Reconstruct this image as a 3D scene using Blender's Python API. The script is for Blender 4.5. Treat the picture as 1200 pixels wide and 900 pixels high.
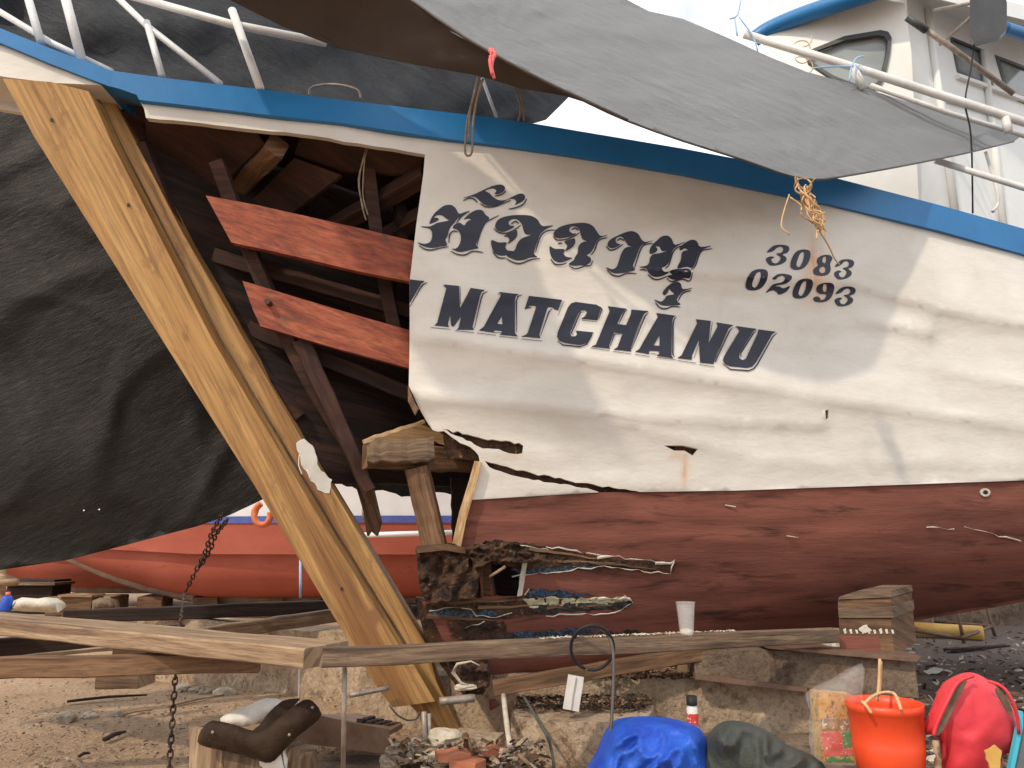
import bpy, bmesh, math, random
from mathutils import Vector, Matrix, noise
from mathutils.geometry import delaunay_2d_cdt
random.seed(7)
R = math.radians
# ------------------------------------------------------------------ camera, sky, sun, exposure
for o in list(bpy.data.objects): bpy.data.objects.remove(o)
scene = bpy.context.scene
col = scene.collection
PITCH = R(12.4); FOC = 867.0; CH = 1.0
cam = bpy.data.objects.new('camera', bpy.data.cameras.new('camera'))
col.objects.link(cam)
cam.location = (0, 0, CH); cam.rotation_euler = (R(90) + PITCH, 0, 0)
cam.data.sensor_width = 36.0; cam.data.lens = FOC / 1200 * 36
cam.data.clip_start = 0.05; cam.data.clip_end = 3000
scene.camera = cam
SUN_EL, SUN_AZ = 43.0, 219.0       # azimuth clockwise from +Y towards +X: the sun stands behind the camera on the left
world = bpy.data.worlds.new('World'); scene.world = world
world.use_nodes = True
nt = world.node_tree; nt.nodes.clear()
sky = nt.nodes.new('ShaderNodeTexSky'); sky.sky_type = 'NISHITA'; sky.sun_disc = False
sky.sun_elevation = R(SUN_EL); sky.sun_rotation = R(SUN_AZ); sky.dust_density = 2.0
tcw = nt.nodes.new('ShaderNodeTexCoord')
nz = nt.nodes.new('ShaderNodeTexNoise'); nz.inputs['Scale'].default_value = 2.2; nz.inputs['Detail'].default_value = 7; nz.inputs['Roughness'].default_value = .6
cr = nt.nodes.new('ShaderNodeValToRGB'); cr.color_ramp.elements[0].position = .24; cr.color_ramp.elements[1].position = .52
mxw = nt.nodes.new('ShaderNodeMix'); mxw.data_type = 'RGBA'
mxw.inputs['B'].default_value = (8.9, 9.0, 9.2, 1)
bg = nt.nodes.new('ShaderNodeBackground'); bg.inputs['Strength'].default_value = 0.15
wo = nt.nodes.new('ShaderNodeOutputWorld')
nt.links.new(tcw.outputs['Generated'], nz.inputs['Vector']); nt.links.new(nz.outputs['Fac'], cr.inputs['Fac'])
nt.links.new(cr.outputs['Color'], mxw.inputs['Factor']); nt.links.new(sky.outputs['Color'], mxw.inputs['A'])
nt.links.new(mxw.outputs['Result'], bg.inputs['Color']); nt.links.new(bg.outputs['Background'], wo.inputs['Surface'])
sl = bpy.data.lights.new('sun', 'SUN'); sl.energy = 2.35; sl.angle = R(1.6); sl.color = (1.0, .86, .68)
sun = bpy.data.objects.new('sun', sl); col.objects.link(sun)
_sd = Vector((math.sin(R(SUN_AZ)) * math.cos(R(SUN_EL)), math.cos(R(SUN_AZ)) * math.cos(R(SUN_EL)), math.sin(R(SUN_EL))))
sun.rotation_euler = _sd.to_track_quat('Z', 'Y').to_euler(); sun.location = _sd * 30
scene.view_settings.view_transform = 'Standard'; scene.view_settings.look = 'None'
scene.view_settings.gamma = 1; scene.view_settings.use_curve_mapping = False
scene.view_settings.exposure = 0.06
scene.render.engine = 'CYCLES'

# ------------------------------------------------------------------ survey helpers: sight a point at a known depth
CP, SP = math.cos(PITCH), math.sin(PITCH)
def ray(px, py):
    a = (px - 600) / FOC; b = (450 - py) / FOC
    return Vector((a, CP - b * SP, SP + b * CP))
def P(px, py, Y):
    r = ray(px, py); return Vector((0, 0, CH)) + r * (Y / r.y)
def proj(p):
    d = Vector(p) - Vector((0, 0, CH)); f = d.y * CP + d.z * SP; u = -d.y * SP + d.z * CP
    if f < .01: return (1e6, 1e6)
    return (600 + FOC * d.x / f, 450 - FOC * u / f)
def vplane(pxr, pyr, Yr, m=0.0, lean=0.0):      # vertical plane y = y0 + m (x-x0) + lean (z-z0)
    q = P(pxr, pyr, Yr)
    def D(px, py):
        r = ray(px, py)
        t = (q.y - m * q.x + lean * (CH - q.z)) / (r.y - m * r.x - lean * r.z)
        return r.y * t
    return D
def plane3(a, b, c):                            # plane through three (px, py, Y)
    A, B, C_ = P(*a), P(*b), P(*c); n = (B - A).cross(C_ - A); o = Vector((0, 0, CH)); k = n.dot(A - o)
    def D(px, py):
        r = ray(px, py); return r.y * (k / n.dot(r))
    return D
def zplane(z):
    def D(px, py):
        r = ray(px, py); return r.y * ((z - CH) / r.z)
    return D
def G(px, py, z=0.0): return P(px, py, zplane(z)(px, py))
def interp(pts, x):
    if x <= pts[0][0]: (a, b), (c, d) = pts[0], pts[1]; return b + (d - b) * (x - a) / (c - a)
    for (a, b), (c, d) in zip(pts, pts[1:]):
        if x <= c: return b + (d - b) * (x - a) / (c - a)
    (a, b), (c, d) = pts[-2], pts[-1]; return b + (d - b) * (x - a) / (c - a)
def inpoly(x, y, poly):
    r = False; n = len(poly); j = n - 1
    for i in range(n):
        xi, yi = poly[i]; xj, yj = poly[j]
        if (yi > y) != (yj > y) and x < (xj - xi) * (y - yi) / (yj - yi) + xi: r = not r
        j = i
    return r
def smooth(pts, n=4, closed=True):
    out = []; N = len(pts)
    rng = range(N) if closed else range(N - 1)
    for i in rng:
        g = (lambda k: pts[k % N]) if closed else (lambda k: pts[max(0, min(N - 1, k))])
        p0, p1, p2, p3 = g(i - 1), g(i), g(i + 1), g(i + 2)
        for k in range(n):
            t = k / n
            out.append(tuple(.5 * ((2 * b) + (-a + c) * t + (2 * a - 5 * b + 4 * c - d) * t * t + (-a + 3 * b - 3 * c + d) * t ** 3) for a, b, c, d in zip(p0, p1, p2, p3)))
    if not closed: out.append(tuple(pts[-1]))
    return out
def ragged(pts, amp, seg=6, closed=True, rs=None):
    rs = rs or random.Random(len(pts) * 13 + int(pts[0][0])); out = []; N = len(pts)
    for i in range(N if closed else N - 1):
        a = pts[i]; b = pts[(i + 1) % N]; L = math.hypot(b[0] - a[0], b[1] - a[1]); k = max(1, int(L / seg))
        out.append(a)
        for j in range(1, k):
            t = j / k; nx, ny = -(b[1] - a[1]) / L, (b[0] - a[0]) / L; s = rs.uniform(-amp, amp)
            out.append((a[0] + (b[0] - a[0]) * t + nx * s, a[1] + (b[1] - a[1]) * t + ny * s))
    if not closed: out.append(pts[-1])
    return out

# ------------------------------------------------------------------ materials
MATS = {}
def ramp(nt, src, stops):
    r = nt.nodes.new('ShaderNodeValToRGB'); e = r.color_ramp.elements
    while len(e) < len(stops): e.new(.5)
    for k, (p, c) in enumerate(stops): e[k].position = p; e[k].color = (*c, 1)
    nt.links.new(src, r.inputs['Fac']); return r.outputs['Color']
def noise_n(nt, vec, scale, detail=6, rough=.6, dist=0.0, sc=(1, 1, 1), rot=(0, 0, 0)):
    m = nt.nodes.new('ShaderNodeMapping'); m.inputs['Scale'].default_value = sc; m.inputs['Rotation'].default_value = rot
    n = nt.nodes.new('ShaderNodeTexNoise'); n.inputs['Scale'].default_value = scale; n.inputs['Detail'].default_value = detail
    n.inputs['Roughness'].default_value = rough; n.inputs['Distortion'].default_value = dist
    nt.links.new(vec, m.inputs['Vector']); nt.links.new(m.outputs['Vector'], n.inputs['Vector']); return n.outputs['Fac']
def mixc(nt, a, b, fac, mode='MIX'):
    m = nt.nodes.new('ShaderNodeMix'); m.data_type = 'RGBA'; m.blend_type = mode; m.clamp_factor = True
    for s, v in (('A', a), ('B', b)):
        if isinstance(v, tuple): m.inputs[s].default_value = (*v, 1)
        else: nt.links.new(v, m.inputs[s])
    if isinstance(fac, (int, float)): m.inputs['Factor'].default_value = fac
    else: nt.links.new(fac, m.inputs['Factor'])
    return m.outputs['Result']
def start(name):
    m = bpy.data.materials.new(name); m.use_nodes = True; nt = m.node_tree; b = nt.nodes['Principled BSDF']; return m, nt, b
def coord(nt, which):
    t = nt.nodes.new('ShaderNodeTexCoord'); return t.outputs[which]
def bump(nt, b, h, s, d=.01):
    n = nt.nodes.new('ShaderNodeBump'); n.inputs['Strength'].default_value = s; n.inputs['Distance'].default_value = d
    nt.links.new(h, n.inputs['Height']); nt.links.new(n.outputs['Normal'], b.inputs['Normal'])
def paint(name, c1, c2, scale=3, rough=.5, bs=.2, bd=.005, c3=None, p3=(.6, .68), sc=(1, 1, 1), coordn='Object', metal=0, fine=40, attr=None, speck=0):
    m, nt, b = start(name); v = coord(nt, coordn)
    if name in ('leather', 'red_bottom', 'black_rubber', 'boat_red', 'concrete', 'stone'): b.inputs['Specular IOR Level'].default_value = .2
    n1 = noise_n(nt, v, scale, 8, .65, .3, sc); c = ramp(nt, n1, [(.35, c1), (.65, c2)])
    if speck:
        c = mixc(nt, c, ramp(nt, noise_n(nt, v, 38, 8, .8, .2), [(.34, (.40, .35, .31)), (.48, (.95, .95, .95)), (.62, (1.15, 1.13, 1.1))]), speck, 'MULTIPLY')
        c = mixc(nt, c, (c1[0] * .35, c1[1] * .3, c1[2] * .3), ramp(nt, noise_n(nt, v, 6, 9, .75, .6), [(.56, (0, 0, 0)), (.66, (.8, .8, .8))]))
    if c3:
        n2 = noise_n(nt, v, scale * 2.7, 10, .7, .5, sc)
        f = ramp(nt, n2, [(p3[0], (0, 0, 0)), (p3[1], (1, 1, 1))]); c = mixc(nt, c, c3, f)
    if attr:
        for an, ac in attr:
            a = nt.nodes.new('ShaderNodeAttribute'); a.attribute_name = an; c = mixc(nt, c, ac, a.outputs['Fac'])
    nt.links.new(c, b.inputs['Base Color']); b.inputs['Roughness'].default_value = rough; b.inputs['Metallic'].default_value = metal
    n3 = noise_n(nt, v, fine, 6, .7, 0, sc); bump(nt, b, n3, bs, bd)
    MATS[name] = m; return m
def wood(name, c1, c2, c3, rough=.75, grain=26, along=1.2, bs=.35, bd=.004, stain=None, knots=False, stp=(.55, .7)):
    m, nt, b = start(name); v = coord(nt, 'UV')
    n1 = noise_n(nt, v, 1.0, 8, .62, .9, (along, grain, 1)); c = ramp(nt, n1, [(.36, c1), (.5, c2), (.64, c3)])
    n2 = noise_n(nt, v, 1.0, 6, .7, 0, (along * 5, grain * 5, 1)); c = mixc(nt, c, ramp(nt, n2, [(.38, (.42, .40, .38)), (.56, (1, 1, 1))]), .7, 'MULTIPLY')
    if stain:
        n4 = noise_n(nt, v, 1.0, 8, .7, .4, (3.0, 7.0, 1)); c = mixc(nt, c, stain, ramp(nt, n4, [(stp[0], (0, 0, 0)), (stp[1], (1, 1, 1))]))
    if knots:
        mp = nt.nodes.new('ShaderNodeMapping'); mp.inputs['Scale'].default_value = (1.9, 4.2, 1); nt.links.new(v, mp.inputs['Vector'])
        vo = nt.nodes.new('ShaderNodeTexVoronoi'); nt.links.new(mp.outputs['Vector'], vo.inputs['Vector']); vo.inputs['Scale'].default_value = 1.0
        c = mixc(nt, c, (c1[0] * .45, c1[1] * .4, c1[2] * .4), ramp(nt, vo.outputs['Distance'], [(.035, (1, 1, 1)), (.10, (0, 0, 0))]))
    nt.links.new(c, b.inputs['Base Color']); b.inputs['Roughness'].default_value = rough
    h = nt.nodes.new('ShaderNodeMath'); h.operation = 'ADD'; nt.links.new(n1, h.inputs[0]); nt.links.new(n2, h.inputs[1])
    bump(nt, b, h.outputs[0], bs, bd); MATS[name] = m; return m
wood('stem_wood', (.30, .135, .040), (.48, .255, .080), (.60, .35, .125), .62, 9, .40, .35, .005, stain=(.26, .12, .04), knots=True, stp=(.56, .68))
wood('grey_timber', (.085, .052, .032), (.18, .115, .070), (.29, .20, .125), .85, 22, 1.5, .6, .006, stain=(.10, .07, .05))
wood('pale_timber', (.20, .12, .07), (.34, .225, .135), (.47, .335, .21), .85, 18, 1.2, .6, .006, stain=(.26, .17, .10))
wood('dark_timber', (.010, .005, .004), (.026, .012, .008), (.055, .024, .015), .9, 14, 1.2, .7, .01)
wood('brown_timber', (.09, .045, .02), (.17, .088, .042), (.26, .145, .075), .8, 16, 1.2, .5, .006, stain=(.05, .025, .012))
wood('red_timber', (.17, .033, .016), (.32, .068, .028), (.42, .12, .05), .65, 12, 2.5, .4, .004, stain=(.085, .045, .025), stp=(.57, .68))
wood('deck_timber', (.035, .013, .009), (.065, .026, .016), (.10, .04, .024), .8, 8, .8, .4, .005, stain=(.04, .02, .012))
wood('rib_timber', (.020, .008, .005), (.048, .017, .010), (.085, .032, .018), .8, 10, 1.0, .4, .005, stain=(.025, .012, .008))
wood('plywood', (.25, .14, .06), (.34, .2, .09), (.42, .27, .13), .7, 8, 1, .3, .003)
wood('fresh_edge', (.50, .30, .14), (.62, .40, .2), (.72, .5, .28), .7, 20, 2, .3, .003, stain=(.3, .12, .05))
paint('rotten_wood', (.010, .006, .005), (.13, .06, .028), 13, .9, 1.0, .03, c3=(.36, .25, .15), p3=(.60, .66), fine=40)
paint('blue_paint', (.006, .14, .37), (.012, .18, .45), 2.2, .42, .25, .003, c3=(.05, .13, .22), p3=(.66, .75))
paint('pale_blue', (.25, .45, .70), (.35, .55, .78), 3, .4, .1, .002)
paint('red_bottom', (.150, .056, .041), (.275, .102, .073), 2.0, .85, .6, .008, c3=(.060, .028, .020), p3=(.53, .68), sc=(.32, .32, 2.6), fine=16)
paint('white_wheelhouse', (.70, .71, .68), (.80, .80, .77), 2, .35, .05, .002, c3=(.55, .50, .40), p3=(.68, .8))
paint('rail_white', (.58, .58, .56), (.76, .76, .74), 6, .35, .15, .002, c3=(.3, .2, .13), p3=(.66, .72))
paint('navy', (.007, .009, .024), (.012, .014, .036), 12, .45, .1, .001)
paint('filler', (.55, .50, .40), (.72, .68, .58), 22, .7, .8, .01)
paint('chip_blue', (.012, .055, .12), (.03, .13, .24), 24, .7, .8, .008, c3=(.03, .02, .015), p3=(.46, .52))
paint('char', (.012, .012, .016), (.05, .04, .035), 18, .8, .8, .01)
paint('lime_filler', (.38, .38, .20), (.58, .54, .38), 18, .8, .5, .006)
paint('concrete', (.34, .24, .155), (.58, .45, .32), 3.2, .95, 1.0, .03, c3=(.17, .08, .045), p3=(.55, .68), sc=(1, 1, .7), fine=26, speck=.9)
paint('concrete_dark', (.12, .085, .06), (.24, .17, .115), 3, .9, .9, .02, c3=(.08, .045, .03), p3=(.5, .64), fine=26, speck=.9)
paint('stone', (.26, .21, .16), (.44, .38, .30), 8, .9, .7, .01, fine=30, speck=.7)
paint('terracotta', (.36, .12, .06), (.45, .17, .09), 8, .85, .4, .005)
paint('steel_rust', (.13, .075, .05), (.22, .14, .10), 9, .6, .4, .004, c3=(.3, .11, .04), p3=(.58, .68), metal=.3)
paint('pipe_grey', (.22, .18, .15), (.38, .32, .27), 14, .5, .3, .003, metal=.3, c3=(.14, .07, .04))
paint('chain_metal', (.045, .028, .022), (.10, .055, .04), 30, .6, .5, .003, metal=.6)
paint('leather', (.020, .011, .006), (.050, .028, .016), 9, .68, .7, .008, c3=(.13, .08, .05), p3=(.62, .72), fine=30)
paint('black_rubber', (.015, .015, .016), (.03, .03, .03), 8, .5, .1, .002)
paint('cable_brown', (.05, .035, .03), (.09, .07, .055), 12, .5, .2, .002)
paint('bucket_orange', (.72, .06, .015), (.82, .085, .02), 3, .42, .12, .002, c3=(.55, .07, .03), p3=(.64, .7))
paint('bag_red', (.62, .035, .05), (.75, .055, .07), 3, .6, .3, .004, c3=(.5, .1, .08), p3=(.66, .7))
paint('strap_brown', (.09, .065, .04), (.20, .14, .09), 16, .8, .5, .004)
paint('blue_plastic', (.006, .05, .44), (.02, .13, .62), 3, .5, 1.0, .014, fine=11)
paint('green_sheet', (.045, .052, .045), (.085, .092, .080), 5, .72, 1.0, .012, fine=20)
paint('cloth_white', (.62, .58, .50), (.78, .75, .69), 6, .85, .5, .01, fine=14)
paint('sack', (.48, .42, .33), (.66, .60, .50), 7, .9, .6, .01, fine=16)
paint('straw', (.50, .30, .14), (.70, .48, .26), 18, .8, .4, .003)
paint('twine', (.16, .12, .08), (.30, .24, .17), 20, .85, .4, .003)
paint('pink_ribbon', (.75, .12, .12), (.8, .2, .18), 9, .6, .2, .003)
paint('boat_red', (.40, .105, .07), (.48, .14, .10), 1.0, .7, .3, .006, c3=(.27, .07, .05), p3=(.6, .75), sc=(1, 1, 2.2))
paint('boat_scuff', (.28, .20, .15), (.42, .32, .24), 6, .8, .4, .005)
paint('boat_white', (.72, .72, .74), (.82, .82, .83), 1.5, .4, .05, .003)
paint('boat_blue', (.06, .09, .35), (.10, .14, .45), 3, .5, .1, .003)
paint('hook_orange', (.60, .14, .05), (.7, .2, .08), 5, .5, .2, .003)
paint('pvc', (.62, .58, .54), (.74, .71, .68), 6, .4, .1, .002)
paint('fungus', (.42, .35, .26), (.62, .55, .44), 14, .9, .6, .006)
paint('yellow_tube', (.55, .30, .06), (.66, .42, .12), 5, .55, .2, .003)
paint('cyan_trim', (.05, .45, .60), (.08, .52, .66), 6, .5, .1, .002)
paint('board_grey', (.10, .12, .13), (.16, .17, .18), 6, .6, .2, .002)
paint('lamp_black', (.025, .027, .027), (.05, .05, .05), 5, .45, .1, .002)
paint('seal_black', (.03, .035, .035), (.06, .06, .06), 5, .5, .1, .002)
paint('label_dark', (.12, .05, .02), (.5, .30, .08), 26, .4, .2, .002, c3=(.75, .65, .5), p3=(.56, .6))
paint('label_red', (.6, .04, .03), (.72, .10, .07), 30, .4, .2, .002, c3=(.85, .8, .75), p3=(.58, .62))
paint('label_green', (.02, .20, .05), (.05, .35, .10), 26, .4, .2, .002, c3=(.8, .75, .7), p3=(.6, .64))
paint('label_gold', (.50, .22, .03), (.70, .42, .10), 26, .3, .4, .004, c3=(.12, .05, .02), p3=(.54, .58))

# white sheathed topside with dirt, hairline cracks and rust runs painted as attributes
def hull_white():
    m, nt, b = start('hull_white'); v = coord(nt, 'Object')
    n1 = noise_n(nt, v, 1.6, 7, .6, .4, (1, 1, 1.6)); c = ramp(nt, n1, [(.3, (.61, .57, .50)), (.62, (.74, .71, .65))])
    n2 = noise_n(nt, v, 2.0, 10, .75, .4, (4.5, 4.5, .7)); c = mixc(nt, c, (.50, .42, .32), ramp(nt, n2, [(.58, (0, 0, 0)), (.9, (.5, .5, .5))]))
    n4 = noise_n(nt, v, 35, 3, .6); c = mixc(nt, c, (.30, .23, .17), ramp(nt, n4, [(.745, (0, 0, 0)), (.78, (.6, .6, .6))]))
    a = nt.nodes.new('ShaderNodeAttribute'); a.attribute_name = 'rust'
    rn = noise_n(nt, v, 12, 6, .7, 0, (3, 3, .4)); mu = nt.nodes.new('ShaderNodeMath'); mu.operation = 'MULTIPLY'; nt.links.new(a.outputs['Fac'], mu.inputs[0])
    rr = ramp(nt, rn, [(.3, (.3, .3, .3)), (.6, (1, 1, 1))]); nt.links.new(rr, mu.inputs[1]); c = mixc(nt, c, (.62, .27, .05), mu.outputs[0])
    nt.links.new(c, b.inputs['Base Color']); b.inputs['Roughness'].default_value = .45
    n3 = noise_n(nt, v, 5, 5, .55, 0, (1, 1, 2)); bump(nt, b, n3, .35, .02); MATS['hull_white'] = m
hull_white()
def tarp_mat(name, c1, c2, trans, scale, rough=.45, rot=0, bs=.9, sheenc=None):
    m, nt, b = start(name); v = coord(nt, 'UV')
    n1 = noise_n(nt, v, scale, 9, .68, 1.2, (.45, 2.2, 1), (0, 0, rot)); c = ramp(nt, n1, [(.3, c1), (.7, c2)])
    nt.links.new(c, b.inputs['Base Color']); b.inputs['Roughness'].default_value = rough
    b.inputs['Specular IOR Level'].default_value = .18 if c2[0] < .1 else .5
    w = noise_n(nt, v, scale * 4, 8, .75, 1.0, (.6, 1.8, 1), (0, 0, rot + .5)); h = nt.nodes.new('ShaderNodeMath'); h.operation = 'ADD'
    nt.links.new(n1, h.inputs[0]); nt.links.new(w, h.inputs[1]); bump(nt, b, h.outputs[0], bs, .012)
    if trans > 0:
        tr = nt.nodes.new('ShaderNodeBsdfTranslucent'); tr.inputs['Color'].default_value = (*[min(1, x * 1.15) for x in c2], 1)
        mx = nt.nodes.new('ShaderNodeMixShader'); mx.inputs['Fac'].default_value = trans
        out = nt.nodes['Material Output']; nt.links.new(b.outputs[0], mx.inputs[1]); nt.links.new(tr.outputs[0], mx.inputs[2]); nt.links.new(mx.outputs[0], out.inputs['Surface'])
    MATS[name] = m
tarp_mat('tarp_grey', (.30, .31, .32), (.42, .43, .44), .45, 7.0, rot=.35, bs=.9, rough=.36)
tarp_mat('tarp_brown', (.060, .048, .042), (.095, .077, .067), .10, 2.0, rot=.2, bs=.35, rough=.6)
tarp_mat('tarp_slate', (.014, .016, .020), (.032, .038, .048), .05, 4.0, rot=1.2, bs=.8)
tarp_mat('tarp_black', (.010, .008, .0065), (.022, .018, .014), .0, 4.0, rot=.8, rough=.42, bs=.55)
def glass():
    m, nt, b = start('glass'); b.inputs['Base Color'].default_value = (.16, .19, .19, 1); b.inputs['Roughness'].default_value = .08; b.inputs['Metallic'].default_value = 0
    n = noise_n(nt, coord(nt, 'Object'), 1.5, 3); nt.links.new(ramp(nt, n, [(.3, (.10, .13, .13)), (.7, (.30, .33, .33))]), b.inputs['Base Color']); MATS['glass'] = m
    m, nt, b = start('clear_plastic'); b.inputs['Base Color'].default_value = (.95, .93, .90, 1); b.inputs['Roughness'].default_value = .18
    b.inputs['Alpha'].default_value = .13; bump(nt, b, noise_n(nt, coord(nt, 'Object'), 22, 6, .7, 1.5), 1.0, .01); MATS['clear_plastic'] = m
    m, nt, b = start('cup_plastic'); b.inputs['Base Color'].default_value = (.8, .78, .75, 1); b.inputs['Roughness'].default_value = .15; b.inputs['Alpha'].default_value = .16; MATS['cup_plastic'] = m
    n = noise_n(nt, coord(nt, 'Object'), 60, 3); bump(nt, b, n, .2, .002)
glass()
def ground_mat():
    m, nt, b = start('dirt'); v = coord(nt, 'Object')
    n1 = noise_n(nt, v, 1.1, 9, .65, .5); c = ramp(nt, n1, [(.3, (.42, .265, .155)), (.5, (.56, .375, .23)), (.7, (.64, .45, .29))])
    n2 = noise_n(nt, v, 45, 6, .8); c = mixc(nt, c, ramp(nt, n2, [(.36, (.4, .38, .36)), (.62, (1.2, 1.2, 1.2))]), .75, 'MULTIPLY')
    vo = nt.nodes.new('ShaderNodeTexVoronoi'); vo.inputs['Scale'].default_value = 26; nt.links.new(v, vo.inputs['Vector'])
    n5 = noise_n(nt, v, 5, 3); mm = nt.nodes.new('ShaderNodeMath'); mm.operation = 'MULTIPLY'
    f = ramp(nt, vo.outputs['Distance'], [(.08, (1, 1, 1)), (.16, (0, 0, 0))]); nt.links.new(f, mm.inputs[0]); nt.links.new(ramp(nt, n5, [(.5, (0, 0, 0)), (.56, (1, 1, 1))]), mm.inputs[1])
    c = mixc(nt, c, (.55, .47, .38), mm.outputs[0])
    sx = nt.nodes.new('ShaderNodeSeparateXYZ'); nt.links.new(v, sx.inputs[0])      # blends to a darker brown to the right of the slip
    mr = nt.nodes.new('ShaderNodeMapRange'); mr.inputs['From Min'].default_value = .8; mr.inputs['From Max'].default_value = 2.2; nt.links.new(sx.outputs['X'], mr.inputs['Value'])
    c = mixc(nt, c, ramp(nt, n2, [(.3, (.10, .07, .055)), (.65, (.27, .21, .18))]), mr.outputs['Result'])
    nt.links.new(c, b.inputs['Base Color']); b.inputs['Roughness'].default_value = .95
    h = nt.nodes.new('ShaderNodeMath'); h.operation = 'ADD'; nt.links.new(n1, h.inputs[0]); nt.links.new(n2, h.inputs[1]); bump(nt, b, h.outputs[0], .9, .03); MATS['dirt'] = m
ground_mat()

# ------------------------------------------------------------------ object helpers
def tag(o, label=None, cat=None, group=None, kind=None):
    if label: o['label'] = label
    if cat: o['category'] = cat
    if group: o['group'] = group
    if kind: o['kind'] = kind
    return o
def thing(name, loc, label, cat, group=None):
    o = bpy.data.objects.new(name, None); o.location = loc; o.empty_display_size = .1; col.objects.link(o); return tag(o, label, cat, group)
ORG = {}
def worldloc(o):
    v = Vector((0, 0, 0))
    while o is not None: v = v + o.location; o = o.parent
    return v
def link(name, verts, faces, mat, parent=None, uv=None, smoothf=False, mats=None, fm=None, org=None):
    pl = worldloc(parent) if parent else Vector((0, 0, 0))
    if org is None: org = pl if parent else min((Vector(v) for v in verts), key=lambda q: q.z)
    me = bpy.data.meshes.new(name); me.from_pydata([tuple(Vector(v) - org) for v in verts], [], faces)
    for mm in (mats or [mat]): me.materials.append(MATS[mm])
    if fm:
        for p, k in zip(me.polygons, fm): p.material_index = k
    ul = me.uv_layers.new(name='UVMap')
    for l in me.loops:
        q = Vector(verts[l.vertex_index]); ul.data[l.index].uv = uv(q) if uv else (q.x + .3 * q.y, q.z + .3 * q.y)
    if smoothf:
        for p in me.polygons: p.use_smooth = True
    me.validate(); me.update()
    o = bpy.data.objects.new(name, me); o.location = org - pl; o.parent = parent; col.objects.link(o); return o
def cdt(outline, holes, step, extra=()):
    verts = []; edges = []
    for loop in [outline] + list(holes):
        s = len(verts); verts += [Vector(p) for p in loop]; n = len(loop); edges += [(s + i, s + (i + 1) % n) for i in range(n)]
    for line in extra:
        s = len(verts); verts += [Vector(p) for p in line]; edges += [(s + i, s + i + 1) for i in range(len(line) - 1)]
    if step:
        xs = [p[0] for p in outline]; ys = [p[1] for p in outline]; x = min(xs) + step / 2; rowi = 0
        while x < max(xs):
            y = min(ys) + step / 2 + (rowi % 2) * step / 2
            while y < max(ys):
                if inpoly(x, y, outline) and not any(inpoly(x, y, h) for h in holes) and not any(abs(interp(l_, x) - y) < step * .55 for l_ in extra if l_[0][0] <= x <= l_[-1][0]): verts.append(Vector((x, y)))
                y += step
            x += step; rowi += 1
    vo, eo, fo, *_ = delaunay_2d_cdt(verts, edges, [], 0, 1e-4)
    keep = []
    for f in fo:
        cx = sum(vo[i][0] for i in f) / len(f); cy = sum(vo[i][1] for i in f) / len(f)
        if inpoly(cx, cy, outline) and not any(inpoly(cx, cy, h) for h in holes): keep.append(list(f))
    return vo, keep
def sheet(name, outline, depth, mat, parent=None, thick=.02, step=14, holes=(), ang=0.0, smoothf=True, off=0.0, attr=None, tdir=None, bumpf=None, extra=()):
    D = depth if callable(depth) else (lambda a, b: depth)
    vo, tri = cdt(outline, holes, step, extra)
    front = [P(v[0], v[1], D(v[0], v[1]) - off - (bumpf(v[0], v[1]) if bumpf else 0)) for v in vo]
    td = Vector(tdir) if tdir else Vector((0, 1, 0)); n = len(front); verts = front + [q + td * thick for q in front]
    faces = []; ed = {}
    for f in tri:
        a = [Vector((vo[i][0], vo[i][1])) for i in f]; ar = (a[1] - a[0]).cross(a[2] - a[0]) if len(f) > 2 else 0
        f = f if ar < 0 else f[::-1]
        faces.append(f); faces.append([i + n for i in f[::-1]])
        for i in range(len(f)):
            e = (f[i], f[(i + 1) % len(f)]); ed[e] = ed.get(e, 0) + 1
    nfb = len(faces); verts = verts + verts
    for (a, b) in list(ed):
        if (b, a) not in ed: faces.append([2 * n + b, 2 * n + a, 3 * n + a, 3 * n + b])
    used = sorted({i for f in faces for i in f}); mp = {k: j for j, k in enumerate(used)}
    verts = [verts[i] for i in used]; faces = [[mp[i] for i in f] for f in faces]
    ca, sa = math.cos(R(ang)), math.sin(R(ang)); o0 = random.uniform(0, 5)
    o = link(name, verts, faces, mat, parent, uv=lambda q: (q.x * ca + q.z * sa + o0, -q.x * sa + q.z * ca + q.y * .3), smoothf=False)
    if smoothf:
        nf = len(tri) * 2
        for k, p in enumerate(o.data.polygons):
            if k < nf: p.use_smooth = True
    if attr:
        for an, fn in attr.items():
            al = o.data.attributes.new(an, 'FLOAT', 'POINT')
            vv = [(vo[i % n][0], vo[i % n][1]) for i in used]
            for k, (x, y) in enumerate(vv): al.data[k].value = fn(x, y)
    return o
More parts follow.
